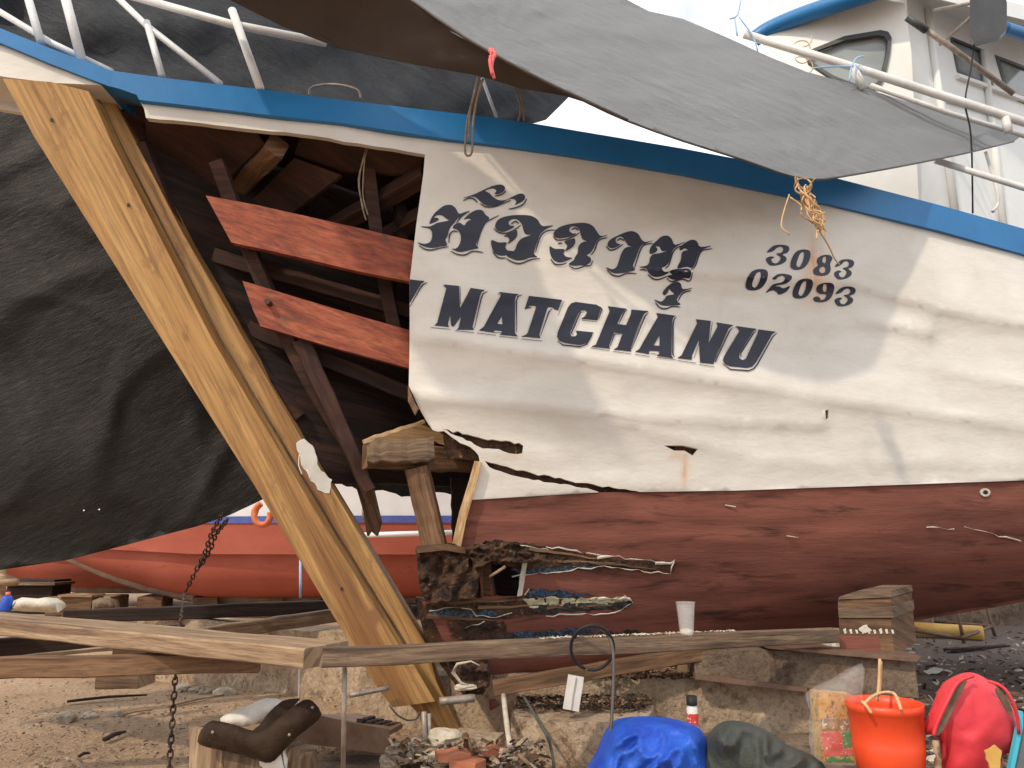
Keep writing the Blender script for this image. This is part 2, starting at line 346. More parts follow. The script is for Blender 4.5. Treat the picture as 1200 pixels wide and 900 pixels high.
def beam(name, A, B, w, h, mat, parent=None, roll=0.0, jit=.004, seg=10, bow=0.0, taper=1.0, up=(0, 0, 1)):
    A = Vector(A); B = Vector(B); L = (B - A).length; X = (B - A).normalized(); U = Vector(up); Yv = U.cross(X)
    if Yv.length < .05: Yv = Vector((0, 1, 0)).cross(X)
    Yv.normalize(); Z = X.cross(Yv); rt = Matrix.Rotation(roll, 3, X); Yv = rt @ Yv; Z = rt @ Z
    prof = []; c = min(w, h) * .08
    for sy, sz in ((-1, -1), (1, -1), (1, 1), (-1, 1)):
        a = (sy * (w / 2 - c), sz * h / 2); b = (sy * w / 2, sz * (h / 2 - c)); prof += [b, a] if sy * sz > 0 else [a, b]
    rs = random.Random(int(L * 1000) + int(w * 977)); verts = []; K = len(prof)
    for i in range(seg + 1):
        t = i / seg; tp = 1 + (taper - 1) * t; ey = (rs.uniform(-1, 1) * jit, rs.uniform(-1, 1) * jit)
        for (y, z) in prof: verts.append(A + X * (L * t) + Yv * (y * tp + ey[0] + rs.uniform(-jit, jit) * .4) + Z * (z * tp + ey[1] + bow * math.sin(math.pi * t) + rs.uniform(-jit, jit) * .4))
    faces = [[i * K + k, (i + 1) * K + k, (i + 1) * K + (k + 1) % K, i * K + (k + 1) % K] for i in range(seg) for k in range(K)]
    faces += [list(range(K)), list(range(seg * K, seg * K + K))[::-1]]
    o0 = rs.uniform(0, 9)
    o = link(name, verts, faces, mat, parent, uv=lambda q: ((q - A).dot(X) + o0, (q - A).dot(Yv) + (q - A).dot(Z) * 1.1 + o0))
    bm = bmesh.new(); bm.from_mesh(o.data); bmesh.ops.recalc_face_normals(bm, faces=bm.faces); bm.to_mesh(o.data); bm.free(); return o
def tubeg(pts, r, n=8, flat=1.0):
    pts = [Vector(p) for p in pts]; V = []; F = []; up = Vector((0.13, .21, .97)); rr = r if isinstance(r, (list, tuple)) else [r] * len(pts)
    for i, p in enumerate(pts):
        t = (pts[min(i + 1, len(pts) - 1)] - pts[max(i - 1, 0)]); t = t.normalized() if t.length > 1e-9 else Vector((1, 0, 0))
        s = t.cross(up)
        if s.length < .05: s = t.cross(Vector((1, 0, 0)))
        s.normalize(); u = s.cross(t)
        for k in range(n): a = 2 * math.pi * k / n; V.append(p + s * (math.cos(a) * rr[i]) + u * (math.sin(a) * rr[i] * flat))
    for i in range(len(pts) - 1):
        for k in range(n): F.append([i * n + k, i * n + (k + 1) % n, (i + 1) * n + (k + 1) % n, (i + 1) * n + k])
    F += [list(range(n))[::-1], list(range((len(pts) - 1) * n, len(pts) * n))]; return V, F
def join(parts):
    V = []; F = []
    for v, f in parts: s = len(V); V += v; F += [[i + s for i in q] for q in f]
    return V, F
def tube(name, pts, r, mat, parent=None, n=8, sm=0, flat=1.0):
    if sm:
        m0 = len(pts); pts = [Vector(p) for p in smooth([tuple(p) for p in pts], sm, False)]
        if isinstance(r, (list, tuple)): m1 = len(pts); r = [interp(list(enumerate(r)), i * (m0 - 1) / (m1 - 1)) for i in range(m1)]
    V, F = tubeg(pts, r, n, flat); return link(name, V, F, mat, parent, smoothf=True)
def tubes(name, lines, r, mat, parent=None, n=6, sm=3):
    ps = []
    for pts in lines:
        if sm: pts = [Vector(p) for p in smooth([tuple(p) for p in pts], sm, False)]
        ps.append(tubeg(pts, r, n))
    V, F = join(ps); return link(name, V, F, mat, parent, smoothf=True)
def box(name, c, s, mat, parent=None, rz=0.0, jit=.004, cuts=3, tilt=0.0):
    c = Vector(c); A = c - Matrix.Rotation(rz, 3, 'Z') @ Vector((s[0] / 2, 0, -tilt / 2)); B = c + Matrix.Rotation(rz, 3, 'Z') @ Vector((s[0] / 2, 0, -tilt / 2)) + Vector((0, 0, tilt)) * 0
    return beam(name, A, B, s[1], s[2], mat, parent, jit=jit, seg=cuts)
def rock(name, c, r, mat, parent=None, sq=(1, 1, .7), seed=0, sub=3, amp=.3):
    bm = bmesh.new(); bmesh.ops.create_icosphere(bm, subdivisions=sub, radius=1); rs = Vector((seed * 3.1, seed * 1.7, seed * .9)); V = []
    for v in bm.verts:
        k = 1 + amp * noise.noise(v.co * 1.3 + rs) * 1.4 + amp * .5 * noise.noise(v.co * 3.5 + rs)
        V.append(Vector(c) + Vector((v.co.x * sq[0], v.co.y * sq[1], v.co.z * sq[2])) * (k * r))
    F = [[w.index for w in f.verts] for f in bm.faces]; bm.free(); return link(name, V, F, mat, parent, smoothf=(sub > 3))
def blob(name, outline, Y, depthr, mat, parent=None, folds=(), step=7, seed=0, amp=.04, fs=5.0, off=0.0):
    """a soft heap: outline at depth Y that bulges towards the viewer and away again, with folds"""
    def dist(x, y):
        best = 1e9
        for i in range(len(outline)):
            a = Vector(outline[i]); b = Vector(outline[(i + 1) % len(outline)]); q = Vector((x, y)); ab = b - a; t = max(0, min(1, (q - a).dot(ab) / max(ab.length_squared, 1e-9))); best = min(best, (q - a - ab * t).length)
        return best
    vo, tri = cdt(outline, (), step); n = len(vo); ds = [dist(v[0], v[1]) for v in vo]; dm = max(ds); fr = []; bk = []
    for v, d in zip(vo, ds):
        t = min(1, d / dm); h = math.sqrt(max(0, 1 - (1 - t) ** 2)) * depthr
        q = P(v[0], v[1], Y); q2 = Vector((q.x * 1.5, q.y, q.z * .8)); qw = q2 + Vector((noise.noise(q * 3 + Vector((seed, 1, 0))), 0, noise.noise(q * 3 + Vector((4, seed, 0))))) * .12; w = (amp * 1.6 * (.6 - min(1, abs(noise.noise(qw * fs + Vector((seed, 0, 0)))) * 3.2) ** .55) + amp * .9 * (.6 - min(1, abs(noise.noise(qw * fs * 2.3 + Vector((0, seed, 0)))) * 3.2) ** .6)) * min(1, t * 3)
        fr.append(P(v[0], v[1], Y - h - w)); bk.append(q + Vector((0, h * .8, 0)))
    F = []
    for f in tri:
        a = [Vector((vo[i][0], vo[i][1])) for i in f]; ar = (a[1] - a[0]).cross(a[2] - a[0]); f = f if ar < 0 else f[::-1]
        F.append(f); F.append([i + n for i in f[::-1]])
    ed = {}
    for f in F[::2]:
        for i in range(len(f)): ed[(f[i], f[(i + 1) % len(f)])] = 1
    for (a, b) in list(ed):
        if (b, a) not in ed: F.append([b, a, a + n, b + n])
    return link(name, fr + bk, F, mat, parent, smoothf=True)

# ------------------------------------------------------------------ ground
def ground():
    xs = [-400, -100, -40, -16] + [-8 + .25 * i for i in range(65)] + [16, 40, 100, 400]; ys = [-60, -10, -2] + [.5 + .25 * i for i in range(50)] + [18, 40, 120, 900]
    V = [Vector((x, y, (.035 * noise.noise(Vector((x * .9, y * .9, 0))) + .012 * noise.noise(Vector((x * 4, y * 4, 3)))) * (1 if abs(x) < 9 and 0 < y < 14 else 0))) for y in ys for x in xs]; n = len(xs)
    F = [[j * n + i, j * n + i + 1, (j + 1) * n + i + 1, (j + 1) * n + i] for j in range(len(ys) - 1) for i in range(n - 1)]
    o = link('ground', V, F, 'dirt', smoothf=True, org=Vector((0, 0, 0))); o['kind'] = 'structure'; return o
ground()

# ================================================================== THE FISHING BOAT
TOP = [(-60, 20), (0, 33), (60, 57), (123, 80), (133, 83), (190, 91), (300, 104), (400, 117), (580, 138), (627, 145), (800, 174), (973, 207), (1100, 240), (1200, 268), (1300, 298), (1500, 362)]
LOW = [(-60, 34), (0, 50), (60, 75), (125, 100), (133, 110), (163, 117), (200, 121), (300, 133), (400, 144), (520, 162), (667, 181), (800, 203), (967, 238), (1100, 270), (1200, 298), (1300, 328), (1500, 394)]
WL = [(300, 600), (548, 586), (700, 577), (860, 575), (1000, 570), (1230, 562), (1500, 556)]
BOT = [(300, 840), (520, 818), (575, 815), (600, 808), (700, 786), (800, 766), (900, 752), (1000, 738), (1080, 722), (1150, 711), (1230, 696), (1500, 660)]
def Yc(x): return 4.35 + .45 * (x + .29)
def Dtop(px):
    u = (px - 480) / 720
    return 3.72 + .95 * u ** 1.2 if u > 0 else 3.72 + (px - 480) * .00095
RIDGES = [([(480, 393), (700, 424), (900, 455), (1010, 474), (1200, 500), (1500, 540)], .022, 34, 13, (480, 1500)),
          ([(480, 462), (740, 488), (972, 499)], .014, 26, 8, (470, 974)),
          ([(560, 300), (1000, 332), (1100, 362), (1200, 380), (1500, 420)], .026, 40, 12, (760, 1500)),
          ([(1000, 372), (1096, 393)], .022, 24, 10, (1000, 1098)),
          ([(500, 440), (900, 540), (1200, 545), (1500, 548)], .012, 45, 16, (700, 1500)),
          ([(1080, 430), (1200, 452), (1500, 500)], .016, 26, 13, (1090, 1500))]
def ridge(px, py):
    s = 0
    for ln, a, up, dn, (x0, x1) in RIDGES:
        d = py - interp(ln, px); e = math.exp(d / up) if d < 0 else math.exp(-d / dn)
        m = min(1, max(0, (px - x0 + 12) / 40)) * min(1, max(0, (x1 - px) / 7)); s += 1.75 * a * e * m
    q = Vector((px * .012, py * .02, 0)); s += .010 * noise.noise(q) + .006 * noise.noise(Vector((px * .006, py * .05, 4)))
    return s
def Dh(px, py):
    u = max(0.0, (px - 480) / 720); ys = interp(LOW, px); yw = interp(WL, px); Dt = Dtop(px); uc = min(u, 1)
    Dw = Dt + .33 * (1 - uc) - .05 * uc; s = (py - ys) / (yw - ys)
    if s <= 1: return Dt + (Dw - Dt) * max(s, 0) ** 1.4
    t = min(1, (py - yw) / (interp(BOT, px) - yw)); k = uc ** .7
    return Dw + (1 - k) * .22 * t + k * 1.0 * (1 - math.sqrt(max(0, 1 - t * t)))
def Dhull(px, py): return Dh(px, py) - ridge(px, py) * (1 if py < interp(WL, px) else max(0, 1 - (py - interp(WL, px)) / 20))
boat = thing('fishing_boat', P(540, 868, 4.25), 'large white fishing boat with red bottom, blue rail and cut away bow, standing on blocks', 'boat')
# white sheathed topside
topo = [(163, 116)] + [p for p in LOW if 163 < p[0] < 1400] + [(1400, 361), (1400, 558)] + [p for p in WL[::-1] if 560 < p[0] < 1400] + [(548, 586), (556, 548), (562, 540)] \
    + ragged([(562, 540), (556, 528), (545, 521), (520, 505), (507, 504)], 2, 5, False)[1:] + [(500, 494), (491, 478), (479, 452), (480, 400), (480, 330), (488, 262), (496, 205), (498, 181)] \
    + ragged([(498, 181), (420, 168), (350, 157), (300, 152), (171, 138)], .8, 16, False)[1:] + [(169, 128)]
gash1 = ragged([(519, 503), (548, 509), (566, 514), (598, 517), (613, 522), (612, 531), (596, 531), (578, 526), (560, 523)], 1.6, 5)
gash2 = ragged([(568, 540), (600, 549), (650, 560), (700, 569), (752, 577), (754, 585), (712, 582), (694, 574), (650, 566), (600, 557), (573, 547)], 1.4, 6)
gash3 = [(778, 522), (800, 522), (818, 526), (812, 534), (802, 528), (790, 528)]
slot = [(967, 481), (971, 480), (971, 490), (968, 491)]
def rust(x, y):
    v = 0
    for (cx, cy, w, h, a) in ((952, 305, 6, 26, 1.0), (958, 325, 16, 30, .65), (803, 548, 4, 22, .75), (795, 534, 12, 4, .5), (1140, 590, 5, 16, .5), (600, 535, 20, 4, .2)):
        v = max(v, a * math.exp(-((x - cx) / w) ** 2 - ((y - cy) / h) ** 2))
    return v
top_o = sheet('topside_planking', topo, Dhull, 'hull_white', boat, thick=.035, step=6, holes=[gash1, gash2, gash3, slot], attr={'rust': rust},
              extra=[[(x, interp(ln_, x) + o_) for x in range(max(x0_, 484), min(x1_, 1398) + 1, 9)] for (ln_, a_, up_, dn_, (x0_, x1_)) in RIDGES for o_ in (-7, 0, 7, 14)])
# exposed wood in the gashes, behind the white skin
for (a, b, c, d) in ((500, 640, 495, 545), (545, 775, 532, 600), (770, 826, 515, 542)):
    sheet('exposed_plank', ragged([(a + 20, b and c), (b, c + 8), (b, d), (a + 20, d - 8)], 1, 8), lambda x, y: Dhull(x, y) + .045, 'rotten_wood', top_o, thick=.02, step=12)
sheet('exposed_plank', [(962, 476), (978, 476), (978, 496), (962, 496)], lambda x, y: Dhull(x, y) + .045, 'char', top_o, thick=.02, step=0)
# blue rubbing rail with its cap
capo = [p for p in TOP if 133 <= p[0] <= 1300] + [(1400, 330), (1400, 363)] + [p for p in LOW[::-1] if 163 <= p[0] <= 1300] + [(163, 117), (160, 111), (140, 104), (129, 101)]
def Drail(x, y): return Dtop(x) - .035
sheet('gunwale', capo, Drail, 'blue_paint', boat, thick=.12, step=16)
nose = [(-90, 12)] + [p for p in TOP if -60 <= p[0] <= 123] + [(133, 84), (130, 102), (125, 100), (60, 75), (0, 50), (-60, 34), (-90, 26)]
def Dnose(x, y): return 3.37 + (x - 130) * .0011
sheet('gunwale', nose, Dnose, 'blue_paint', boat, thick=.30, step=16)
sheet('bow_bulwark', [(-90, 26), (-60, 34), (0, 50), (60, 75), (125, 100), (60, 97), (20, 92), (5, 90), (-90, 70)], lambda x, y: Dnose(x, y) + .02, 'hull_white', boat, thick=.26, step=16)
sheet('bow_bulwark', [(-90, 71), (0, 90.5), (25, 132), (0, 128), (-90, 104)], lambda x, y: Dnose(x, y) + .28, 'hull_white', boat, thick=.03, step=16)
# red bottom
redo = [(548, 586)] + [p for p in WL if 560 < p[0] < 1400] + [(1400, 558), (1400, 672)] + [p for p in BOT[::-1] if 590 < p[0] < 1400] + [(575, 815), (548, 812), (530, 775), (512, 735), (495, 706)] \
    + ragged([(495, 706), (530, 702), (563, 701)], 1.5, 8, False)[1:] + [(565, 700), (561, 672), (560, 655), (545, 641), (530, 640)]
holep = ragged([(564, 660), (585, 656), (613, 657), (613, 698), (590, 699), (566, 699)], 1.0, 7)
def Dred(x, y): return Dh(x, y) + .012 + .008 * math.sin((y - interp(WL, x)) / 9.0 * (1 + 0)) ** 8
red_o = sheet('bottom_planking', redo, lambda x, y: Dred(x, y) - .010 * noise.noise(Vector((x * .02, y * .03, 2))), 'red_bottom', boat, thick=.05, step=9, holes=[holep])
# bilge and bottom, from the turn of the bilge back to the keel and up the far side
def grid_obj(name, rows, mat, parent, keep=None, smoothf=True):
    n = len(rows[0]); V = [p for r in rows for p in r]; F = []
    for j in range(len(rows) - 1):
        for i in range(n - 1):
            q = [j * n + i, j * n + i + 1, (j + 1) * n + i + 1, (j + 1) * n + i]
            if keep is None or keep(sum((V[k] for k in q), Vector()) / 4): F.append(q)
    used = sorted({i for f in F for i in f}); mp = {k: j for j, k in enumerate(used)}
    o = link(name, [V[i] for i in used], [[mp[i] for i in f] for f in F], mat, parent, smoothf=smoothf)
    return o
nrm = Vector((-.45, 1, 0)).normalized()
def mirror(p):
    d = (p - Vector((p.x, Yc(p.x), p.z))).dot(nrm); return p - nrm * (2 * d)
pxs = list(range(560, 1401, 40)); rows = []
for px in pxs:
    b = P(px, interp(BOT, px), Dred(px, interp(BOT, px)) + .03); m = mirror(b); r = []
    for k in range(9):
        t = k / 8; q = b.lerp(m, t); q.z -= .05 * math.sin(math.pi * t); r.append(q)
    rows.append(r)
o = grid_obj('bottom_planking', rows, 'red_bottom', boat); sm = o.modifiers.new('Solidify', 'SOLIDIFY'); sm.thickness = .04; sm.offset = 0
# far side of the hull, its lower planks torn off at the bow
rows = []
for px in list(range(110, 1401, 30)):
    r = []; y0 = interp(TOP, px); y1 = interp(BOT, px)
    for k in range(25):
        y = y0 + (y1 - y0) * k / 24; r.append(mirror(P(px, y, min(Dh(px, y) + .02, 99))))
    rows.append(r)
def keepfar(c):
    x, y = proj(c); nzv = 8 * noise.noise(Vector((x * .06, 0, 0)))
    if c.y < Yc(c.x) + .03: return False
    if x < 575: return y < 573 + nzv + 6 * math.sin(x * .25) and x > 75 + max(0, y - 90) * .60
    return True
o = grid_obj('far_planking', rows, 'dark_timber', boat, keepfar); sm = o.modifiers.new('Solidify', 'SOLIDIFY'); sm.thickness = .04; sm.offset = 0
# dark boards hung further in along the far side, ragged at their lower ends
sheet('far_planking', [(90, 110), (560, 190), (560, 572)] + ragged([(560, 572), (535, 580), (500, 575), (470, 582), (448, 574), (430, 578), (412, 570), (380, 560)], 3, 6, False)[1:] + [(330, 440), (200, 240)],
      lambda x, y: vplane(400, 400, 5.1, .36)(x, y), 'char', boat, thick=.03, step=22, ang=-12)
# deck between the two rails
rows = []
for px in list(range(140, 1401, 30)):
    a = P(px, interp(LOW, px) + 4, Dtop(px) + .06); b = mirror(a)
    if b.y - a.y < .06: b = a + Vector((0, .06, 0))
    rows.append([a.lerp(b, k / 6) + Vector((0, 0, .10 * math.sin(math.pi * k / 6))) for k in range(7)])
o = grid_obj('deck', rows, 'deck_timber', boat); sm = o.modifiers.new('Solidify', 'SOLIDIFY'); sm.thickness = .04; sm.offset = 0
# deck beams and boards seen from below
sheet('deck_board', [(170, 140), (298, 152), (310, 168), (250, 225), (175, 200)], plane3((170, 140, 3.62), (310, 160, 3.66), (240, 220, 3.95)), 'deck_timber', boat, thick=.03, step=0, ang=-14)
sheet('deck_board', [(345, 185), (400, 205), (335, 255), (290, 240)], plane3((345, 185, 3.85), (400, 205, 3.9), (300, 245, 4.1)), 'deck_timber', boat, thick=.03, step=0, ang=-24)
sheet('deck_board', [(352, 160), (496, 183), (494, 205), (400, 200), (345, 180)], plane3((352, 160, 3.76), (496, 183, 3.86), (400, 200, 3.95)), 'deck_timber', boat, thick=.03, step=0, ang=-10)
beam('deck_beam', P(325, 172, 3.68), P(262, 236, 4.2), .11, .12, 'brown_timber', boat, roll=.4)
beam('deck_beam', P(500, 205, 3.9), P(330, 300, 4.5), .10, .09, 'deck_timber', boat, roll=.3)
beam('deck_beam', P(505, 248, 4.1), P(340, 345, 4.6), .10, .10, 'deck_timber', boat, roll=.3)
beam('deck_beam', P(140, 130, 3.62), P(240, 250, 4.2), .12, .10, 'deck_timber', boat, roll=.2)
# frames on both sides
def rib(pts, w, h, mat='dark_timber'):
    pp = smooth([tuple(P(*p)) for p in pts], 5, False); V, F = tubeg(pp, w, 4); return link('frame', V, F, mat, boat)
rib([(215, 235, 4.0), (250, 320, 4.15), (330, 400, 4.3), (420, 500, 4.45)], .055, 0)
rib([(320, 210, 4.3), (335, 300, 4.5), (390, 430, 4.6), (450, 540, 4.6)], .05, 0)
rib([(350, 470, 4.35), (390, 500, 4.3), (425, 560, 4.25), (438, 628, 4.25)], [.05] * 15 + [.02], 0) if False else None
rib([(468, 180, 4.0), (470, 280, 4.2), (478, 400, 4.4), (500, 520, 4.5)], .045, 0)
for k, px in enumerate((560, 660, 760, 860, 960, 1060, 1160)):
    rib([(px, interp(LOW, px) + 20, Dtop(px) + .12), (px + 4, 400, Dh(px, 400) + .12), (px + 6, interp(WL, px), Dh(px, interp(WL, px)) + .12), (px + 6, interp(BOT, px) - 30, Dh(px, interp(BOT, px) - 30) + .14)], .045, 0, 'brown_timber')
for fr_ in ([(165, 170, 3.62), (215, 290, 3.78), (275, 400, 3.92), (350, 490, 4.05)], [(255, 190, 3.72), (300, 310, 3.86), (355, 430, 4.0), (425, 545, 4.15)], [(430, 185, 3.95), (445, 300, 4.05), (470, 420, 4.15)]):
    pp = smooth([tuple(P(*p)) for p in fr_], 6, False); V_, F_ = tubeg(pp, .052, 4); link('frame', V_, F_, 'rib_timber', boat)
for (a_, b_) in (((250, 300, 3.92), (500, 372, 4.2)), ((290, 385, 4.0), (500, 470, 4.25))): beam('stringer', P(*a_), P(*b_), .05, .085, 'rib_timber', boat)
beam('broken_frame', P(352, 400, 3.96), P(432, 575, 4.1), .09, .10, 'rib_timber', boat, taper=.7)
# the broken frame hanging down in the gap and the odd reddish strake
sheet('broken_frame', [(345, 455), (392, 462), (412, 520), (432, 552), (446, 612), (441, 628), (434, 622), (430, 628), (426, 600), (414, 560), (392, 520), (372, 490)], vplane(400, 520, 4.3, .3), 'brown_timber', boat, thick=.06, step=0, ang=-65)
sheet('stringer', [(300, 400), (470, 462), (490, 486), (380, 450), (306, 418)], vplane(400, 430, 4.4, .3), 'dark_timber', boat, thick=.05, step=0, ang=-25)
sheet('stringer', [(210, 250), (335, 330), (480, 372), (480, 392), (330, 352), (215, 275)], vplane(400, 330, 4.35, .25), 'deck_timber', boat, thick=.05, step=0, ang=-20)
# two red stringers catching the sun
st1 = sheet('ribband', [(241, 229), (300, 240), (420, 267), (512, 289), (512, 336), (420, 318), (340, 299), (271, 284)], vplane(400, 280, 3.80, .20), 'red_timber', boat, thick=.045, step=12, ang=-13)
st2 = sheet('ribband', [(284, 329), (350, 349), (420, 370), (512, 396), (512, 440), (478, 431), (400, 410), (305, 382), (296, 362)], vplane(400, 380, 3.92, .20), 'red_timber', boat, thick=.045, step=12, ang=-15)
def ellpoly(cx, cy, a, b, n=10): return [(cx + a * math.cos(2 * math.pi * k / n), cy + b * math.sin(2 * math.pi * k / n)) for k in range(n)]
tube('bolt', [P(321, 262, 3.79), P(322, 276, 3.77)], .006, 'chain_metal', st1)
sheet('bolt', ellpoly(313, 353, 3.5, 3.5), lambda x, y: 3.80, 'chain_metal', st2, thick=.09, step=0)
# stem: broad cheek and the narrower inner piece behind it
stem_m = .40
DS = vplane(300, 480, 3.80, .45)
stem = sheet('stem_post', [(3, 92), (60, 96), (104, 107), (130, 165), (250, 400), (390, 632), (470, 760), (484, 778), (510, 822), (460, 829), (438, 800), (300, 572), (150, 335), (40, 160)], lambda x, y: DS(x, y) - .07, 'stem_wood', boat, thick=.14, step=20, ang=-59)
stem2 = sheet('stem_post', [(100, 105), (132, 118), (136, 122), (215, 275), (350, 508), (430, 640), (500, 757), (512, 800), (545, 868), (528, 873), (478, 824), (470, 790), (380, 640), (240, 400), (120, 170)], lambda x, y: DS(x, y) + .07, 'stem_wood', boat, thick=.16, step=20, ang=-59)
groove = sheet('stem_rabbet', [(104, 107), (112, 110), (140, 166), (260, 400), (398, 630), (484, 768), (484, 778), (470, 760), (390, 632), (250, 400), (130, 165)], lambda x, y: DS(x, y) + .052, 'brown_timber', stem2, thick=.02, step=0, ang=-59)
sheet('filler_patch', ragged([(347, 519), (356, 514), (366, 522), (374, 548), (389, 562), (386, 578), (372, 574), (361, 556), (352, 540)], 1.5, 4), lambda x, y: DS(x, y) + .066, 'cloth_white', stem2, thick=.01, step=0)
tubes('paint_drip', [[P(351, 532, 3.86), P(350, 545, 3.85), P(354, 556, 3.85)], [P(360, 550, 3.84), P(364, 562, 3.84)]], .003, 'cloth_white', stem2)
for (a, b) in ((150, 240), (400, 690), (60, 140)):
    d = DS(a, b) - .072; sheet('bolt_hole', ellpoly(a, b, 2.2, 2.2), lambda x, y, d=d: d, 'char', stem, thick=.004, step=0)
# dark piece of old stem foot behind the new post and the keel end
sheet('old_stem', [(486, 700), (502, 703), (528, 755), (545, 790), (575, 816), (573, 822), (545, 818), (500, 757)], vplane(520, 760, 4.32, .45), 'rotten_wood', boat, thick=.12, step=10)
knee = sheet('keel_block', ragged([(487, 640), (520, 636), (556, 642), (562, 660), (560, 690), (556, 702), (500, 706), (492, 690)], 1.4, 6), lambda x, y: 4.05 - .07 * noise.noise(Vector((x * .10, y * .05, 3))) - .03 * noise.noise(Vector((x * .3, y * .15, 7))), 'rotten_wood', boat, thick=.30, step=4, smoothf=False)
sheet('rotten_knee', ragged([(545, 642), (580, 632), (612, 640), (640, 652), (628, 662), (600, 658), (570, 660), (556, 668)], 2, 5), lambda x, y: 3.99 + .05 * noise.noise(Vector((x * .09, y * .2, 9))) + .03 * noise.noise(Vector((x * .2, y * .5, 9))), 'rotten_wood', boat, thick=.12, step=3.5, smoothf=False)
sheet('keel_end', ragged([(520, 768), (570, 764), (574, 800), (566, 814), (545, 814), (528, 788)], 1.6, 6), lambda x, y: 4.10 + .05 * noise.noise(Vector((x * .08, y * .1, 5))) + .03 * noise.noise(Vector((x * .25, y * .25, 5))), 'rotten_wood', boat, thick=.20, step=4, smoothf=False)
tube('fungus_ring', [P(556, 806, 4.06), P(540, 800, 4.05), (P(531, 788, 4.05)), P(536, 778, 4.04), P(552, 775, 4.04), P(562, 780, 4.04)], [.006, .012, .015, .013, .008, .005], 'fungus', boat, flat=.6)
rock('fungus_knob', P(545, 805, 4.06), .036, 'fungus', boat, (1.5, .5, .45), 3)
sheet('keel_plate', [(487, 640), (520, 637), (556, 643), (556, 650), (520, 645), (489, 648)], vplane(520, 642, 4.0, .3), 'brown_timber', boat, thick=.25, step=0)
# floor timbers above the keel block
beam('floor_timber', P(428, 533, 3.98), P(556, 540, 4.30), .10, .135, 'brown_timber', boat, jit=.006)
beam('floor_timber', P(430, 531, 3.94), P(508, 527, 4.0), .12, .125, 'grey_timber', boat, jit=.008)
sheet('plywood_scrap', [(428, 517), (496, 494), (507, 503), (545, 521), (556, 532), (508, 518), (450, 520)], plane3((428, 517, 3.9), (496, 494, 4.25), (550, 528, 4.3)), 'plywood', boat, thick=.02, step=0, ang=10)
beam('plank_edge', P(426, 517, 3.88), P(496, 494, 4.1), .03, .02, 'fresh_edge', boat)
beam('upright', P(489, 548, 4.05), P(510, 642, 4.10), .16, .12, 'brown_timber', boat, up=(1, 0, 0), jit=.002)
beam('upright', P(538, 560, 4.5), P(540, 640, 4.5), .10, .10, 'dark_timber', boat, up=(1, 0, 0))
sheet('raw_plank_edge', [(556, 540), (564, 541), (560, 560), (546, 610), (540, 641), (529, 641), (538, 600), (550, 562)], lambda x, y: Dh(x, y) - .03, 'fresh_edge', boat, thick=.05, step=0, ang=75)
sheet('raw_plank_edge', [(478, 452), (486, 472), (490, 478), (486, 486), (478, 470)], lambda x, y: 3.86, 'brown_timber', boat, thick=.03, step=0, ang=75)
# torn gouges in the red bottom
def patch(pts, mat, off, amp=1.4, seg=5, th=.008, par=None, nm='gouge'):
    return sheet(nm, ragged(pts, amp, seg), lambda x, y: Dred(x, y) - off * .45 - .012 * noise.noise(Vector((x * .12, y * .5, 1))), mat, par or red_o, thick=th, step=3.5, smoothf=False)
patch([(556, 642), (590, 634), (640, 640), (700, 652), (760, 660), (792, 660), (790, 670), (740, 668), (690, 664), (620, 668), (580, 662)], 'rotten_wood', .022, 2)
patch([(598, 668), (640, 662), (700, 663), (692, 666), (640, 673), (612, 674)], 'chip_blue', .018, 2)
patch([(498, 708), (560, 706), (612, 700), (660, 701), (742, 703), (735, 713), (680, 716), (600, 722), (560, 726), (520, 722), (503, 718)], 'rotten_wood', .020, 2)
patch([(612, 702), (640, 700), (738, 701), (742, 704), (700, 709), (620, 712)], 'lime_filler', .026, 1.5)
patch([(628, 708), (700, 707), (738, 707), (726, 713), (660, 716), (630, 720)], 'char', .030, 1.5)
patch([(503, 712), (530, 714), (550, 716), (580, 716), (600, 718), (560, 724), (530, 720), (510, 722)], 'chip_blue', .024, 2)
patch([(618, 690), (650, 692), (700, 697), (660, 700), (620, 700)], 'chip_blue', .024, 2)
patch([(600, 742), (660, 738), (700, 736), (692, 744), (640, 752), (602, 752)], 'chip_blue', .020, 2)
patch([(566, 752), (600, 742), (612, 756), (580, 760)], 'char', .020, 2)
patch([(700, 742), (745, 738), (760, 742), (720, 748), (702, 750)], 'char', .018, 2)
patch([(520, 722), (560, 726), (590, 728), (600, 756), (560, 756), (530, 748)], 'rotten_wood', .016, 3)
for (A_, B_, w_) in (((560, 646), (640, 650), .03), ((600, 655), (720, 660), .018), ((620, 643), (700, 655), .02), ((505, 706), (612, 703), .03), ((560, 712), (660, 708), .02), ((500, 722), (580, 727), .025), ((690, 659), (770, 667), .014), ((640, 712), (725, 709), .016)):
    beam('splinter', P(A_[0], A_[1], Dred(*A_) - .012), P(B_[0], B_[1], Dred(*B_) - .012), w_, w_ * .9, 'brown_timber', red_o, jit=.004, seg=8, taper=.3)
def tear(pts, w=.004, nm='torn_edge', mat='filler'):
    pp = ragged(pts, 1.7, 7, False); q = [P(x, y, Dred(x, y) - .012) for x, y in pp]; rs = random.Random(len(pts)); V, F = tubeg(q, [w * rs.uniform(.1, 1.5) for _ in q], 5, .8); return link(nm, V, F, mat, red_o)
tear([(600, 676), (640, 672), (700, 664), (740, 668), (786, 672), (790, 658)])
tear([(640, 641), (690, 648), (740, 655), (786, 660), (791, 656)], .004)
tear([(560, 640), (600, 637), (640, 643), (650, 648)], .003)
tear([(503, 716), (530, 712), (552, 714), (558, 722), (580, 724), (600, 718)], .003)
tear([(640, 722), (680, 720), (720, 718), (742, 706), (732, 698)], .004)
tear([(620, 690), (615, 697)], .003); tear([(568, 728), (545, 736)], .003)
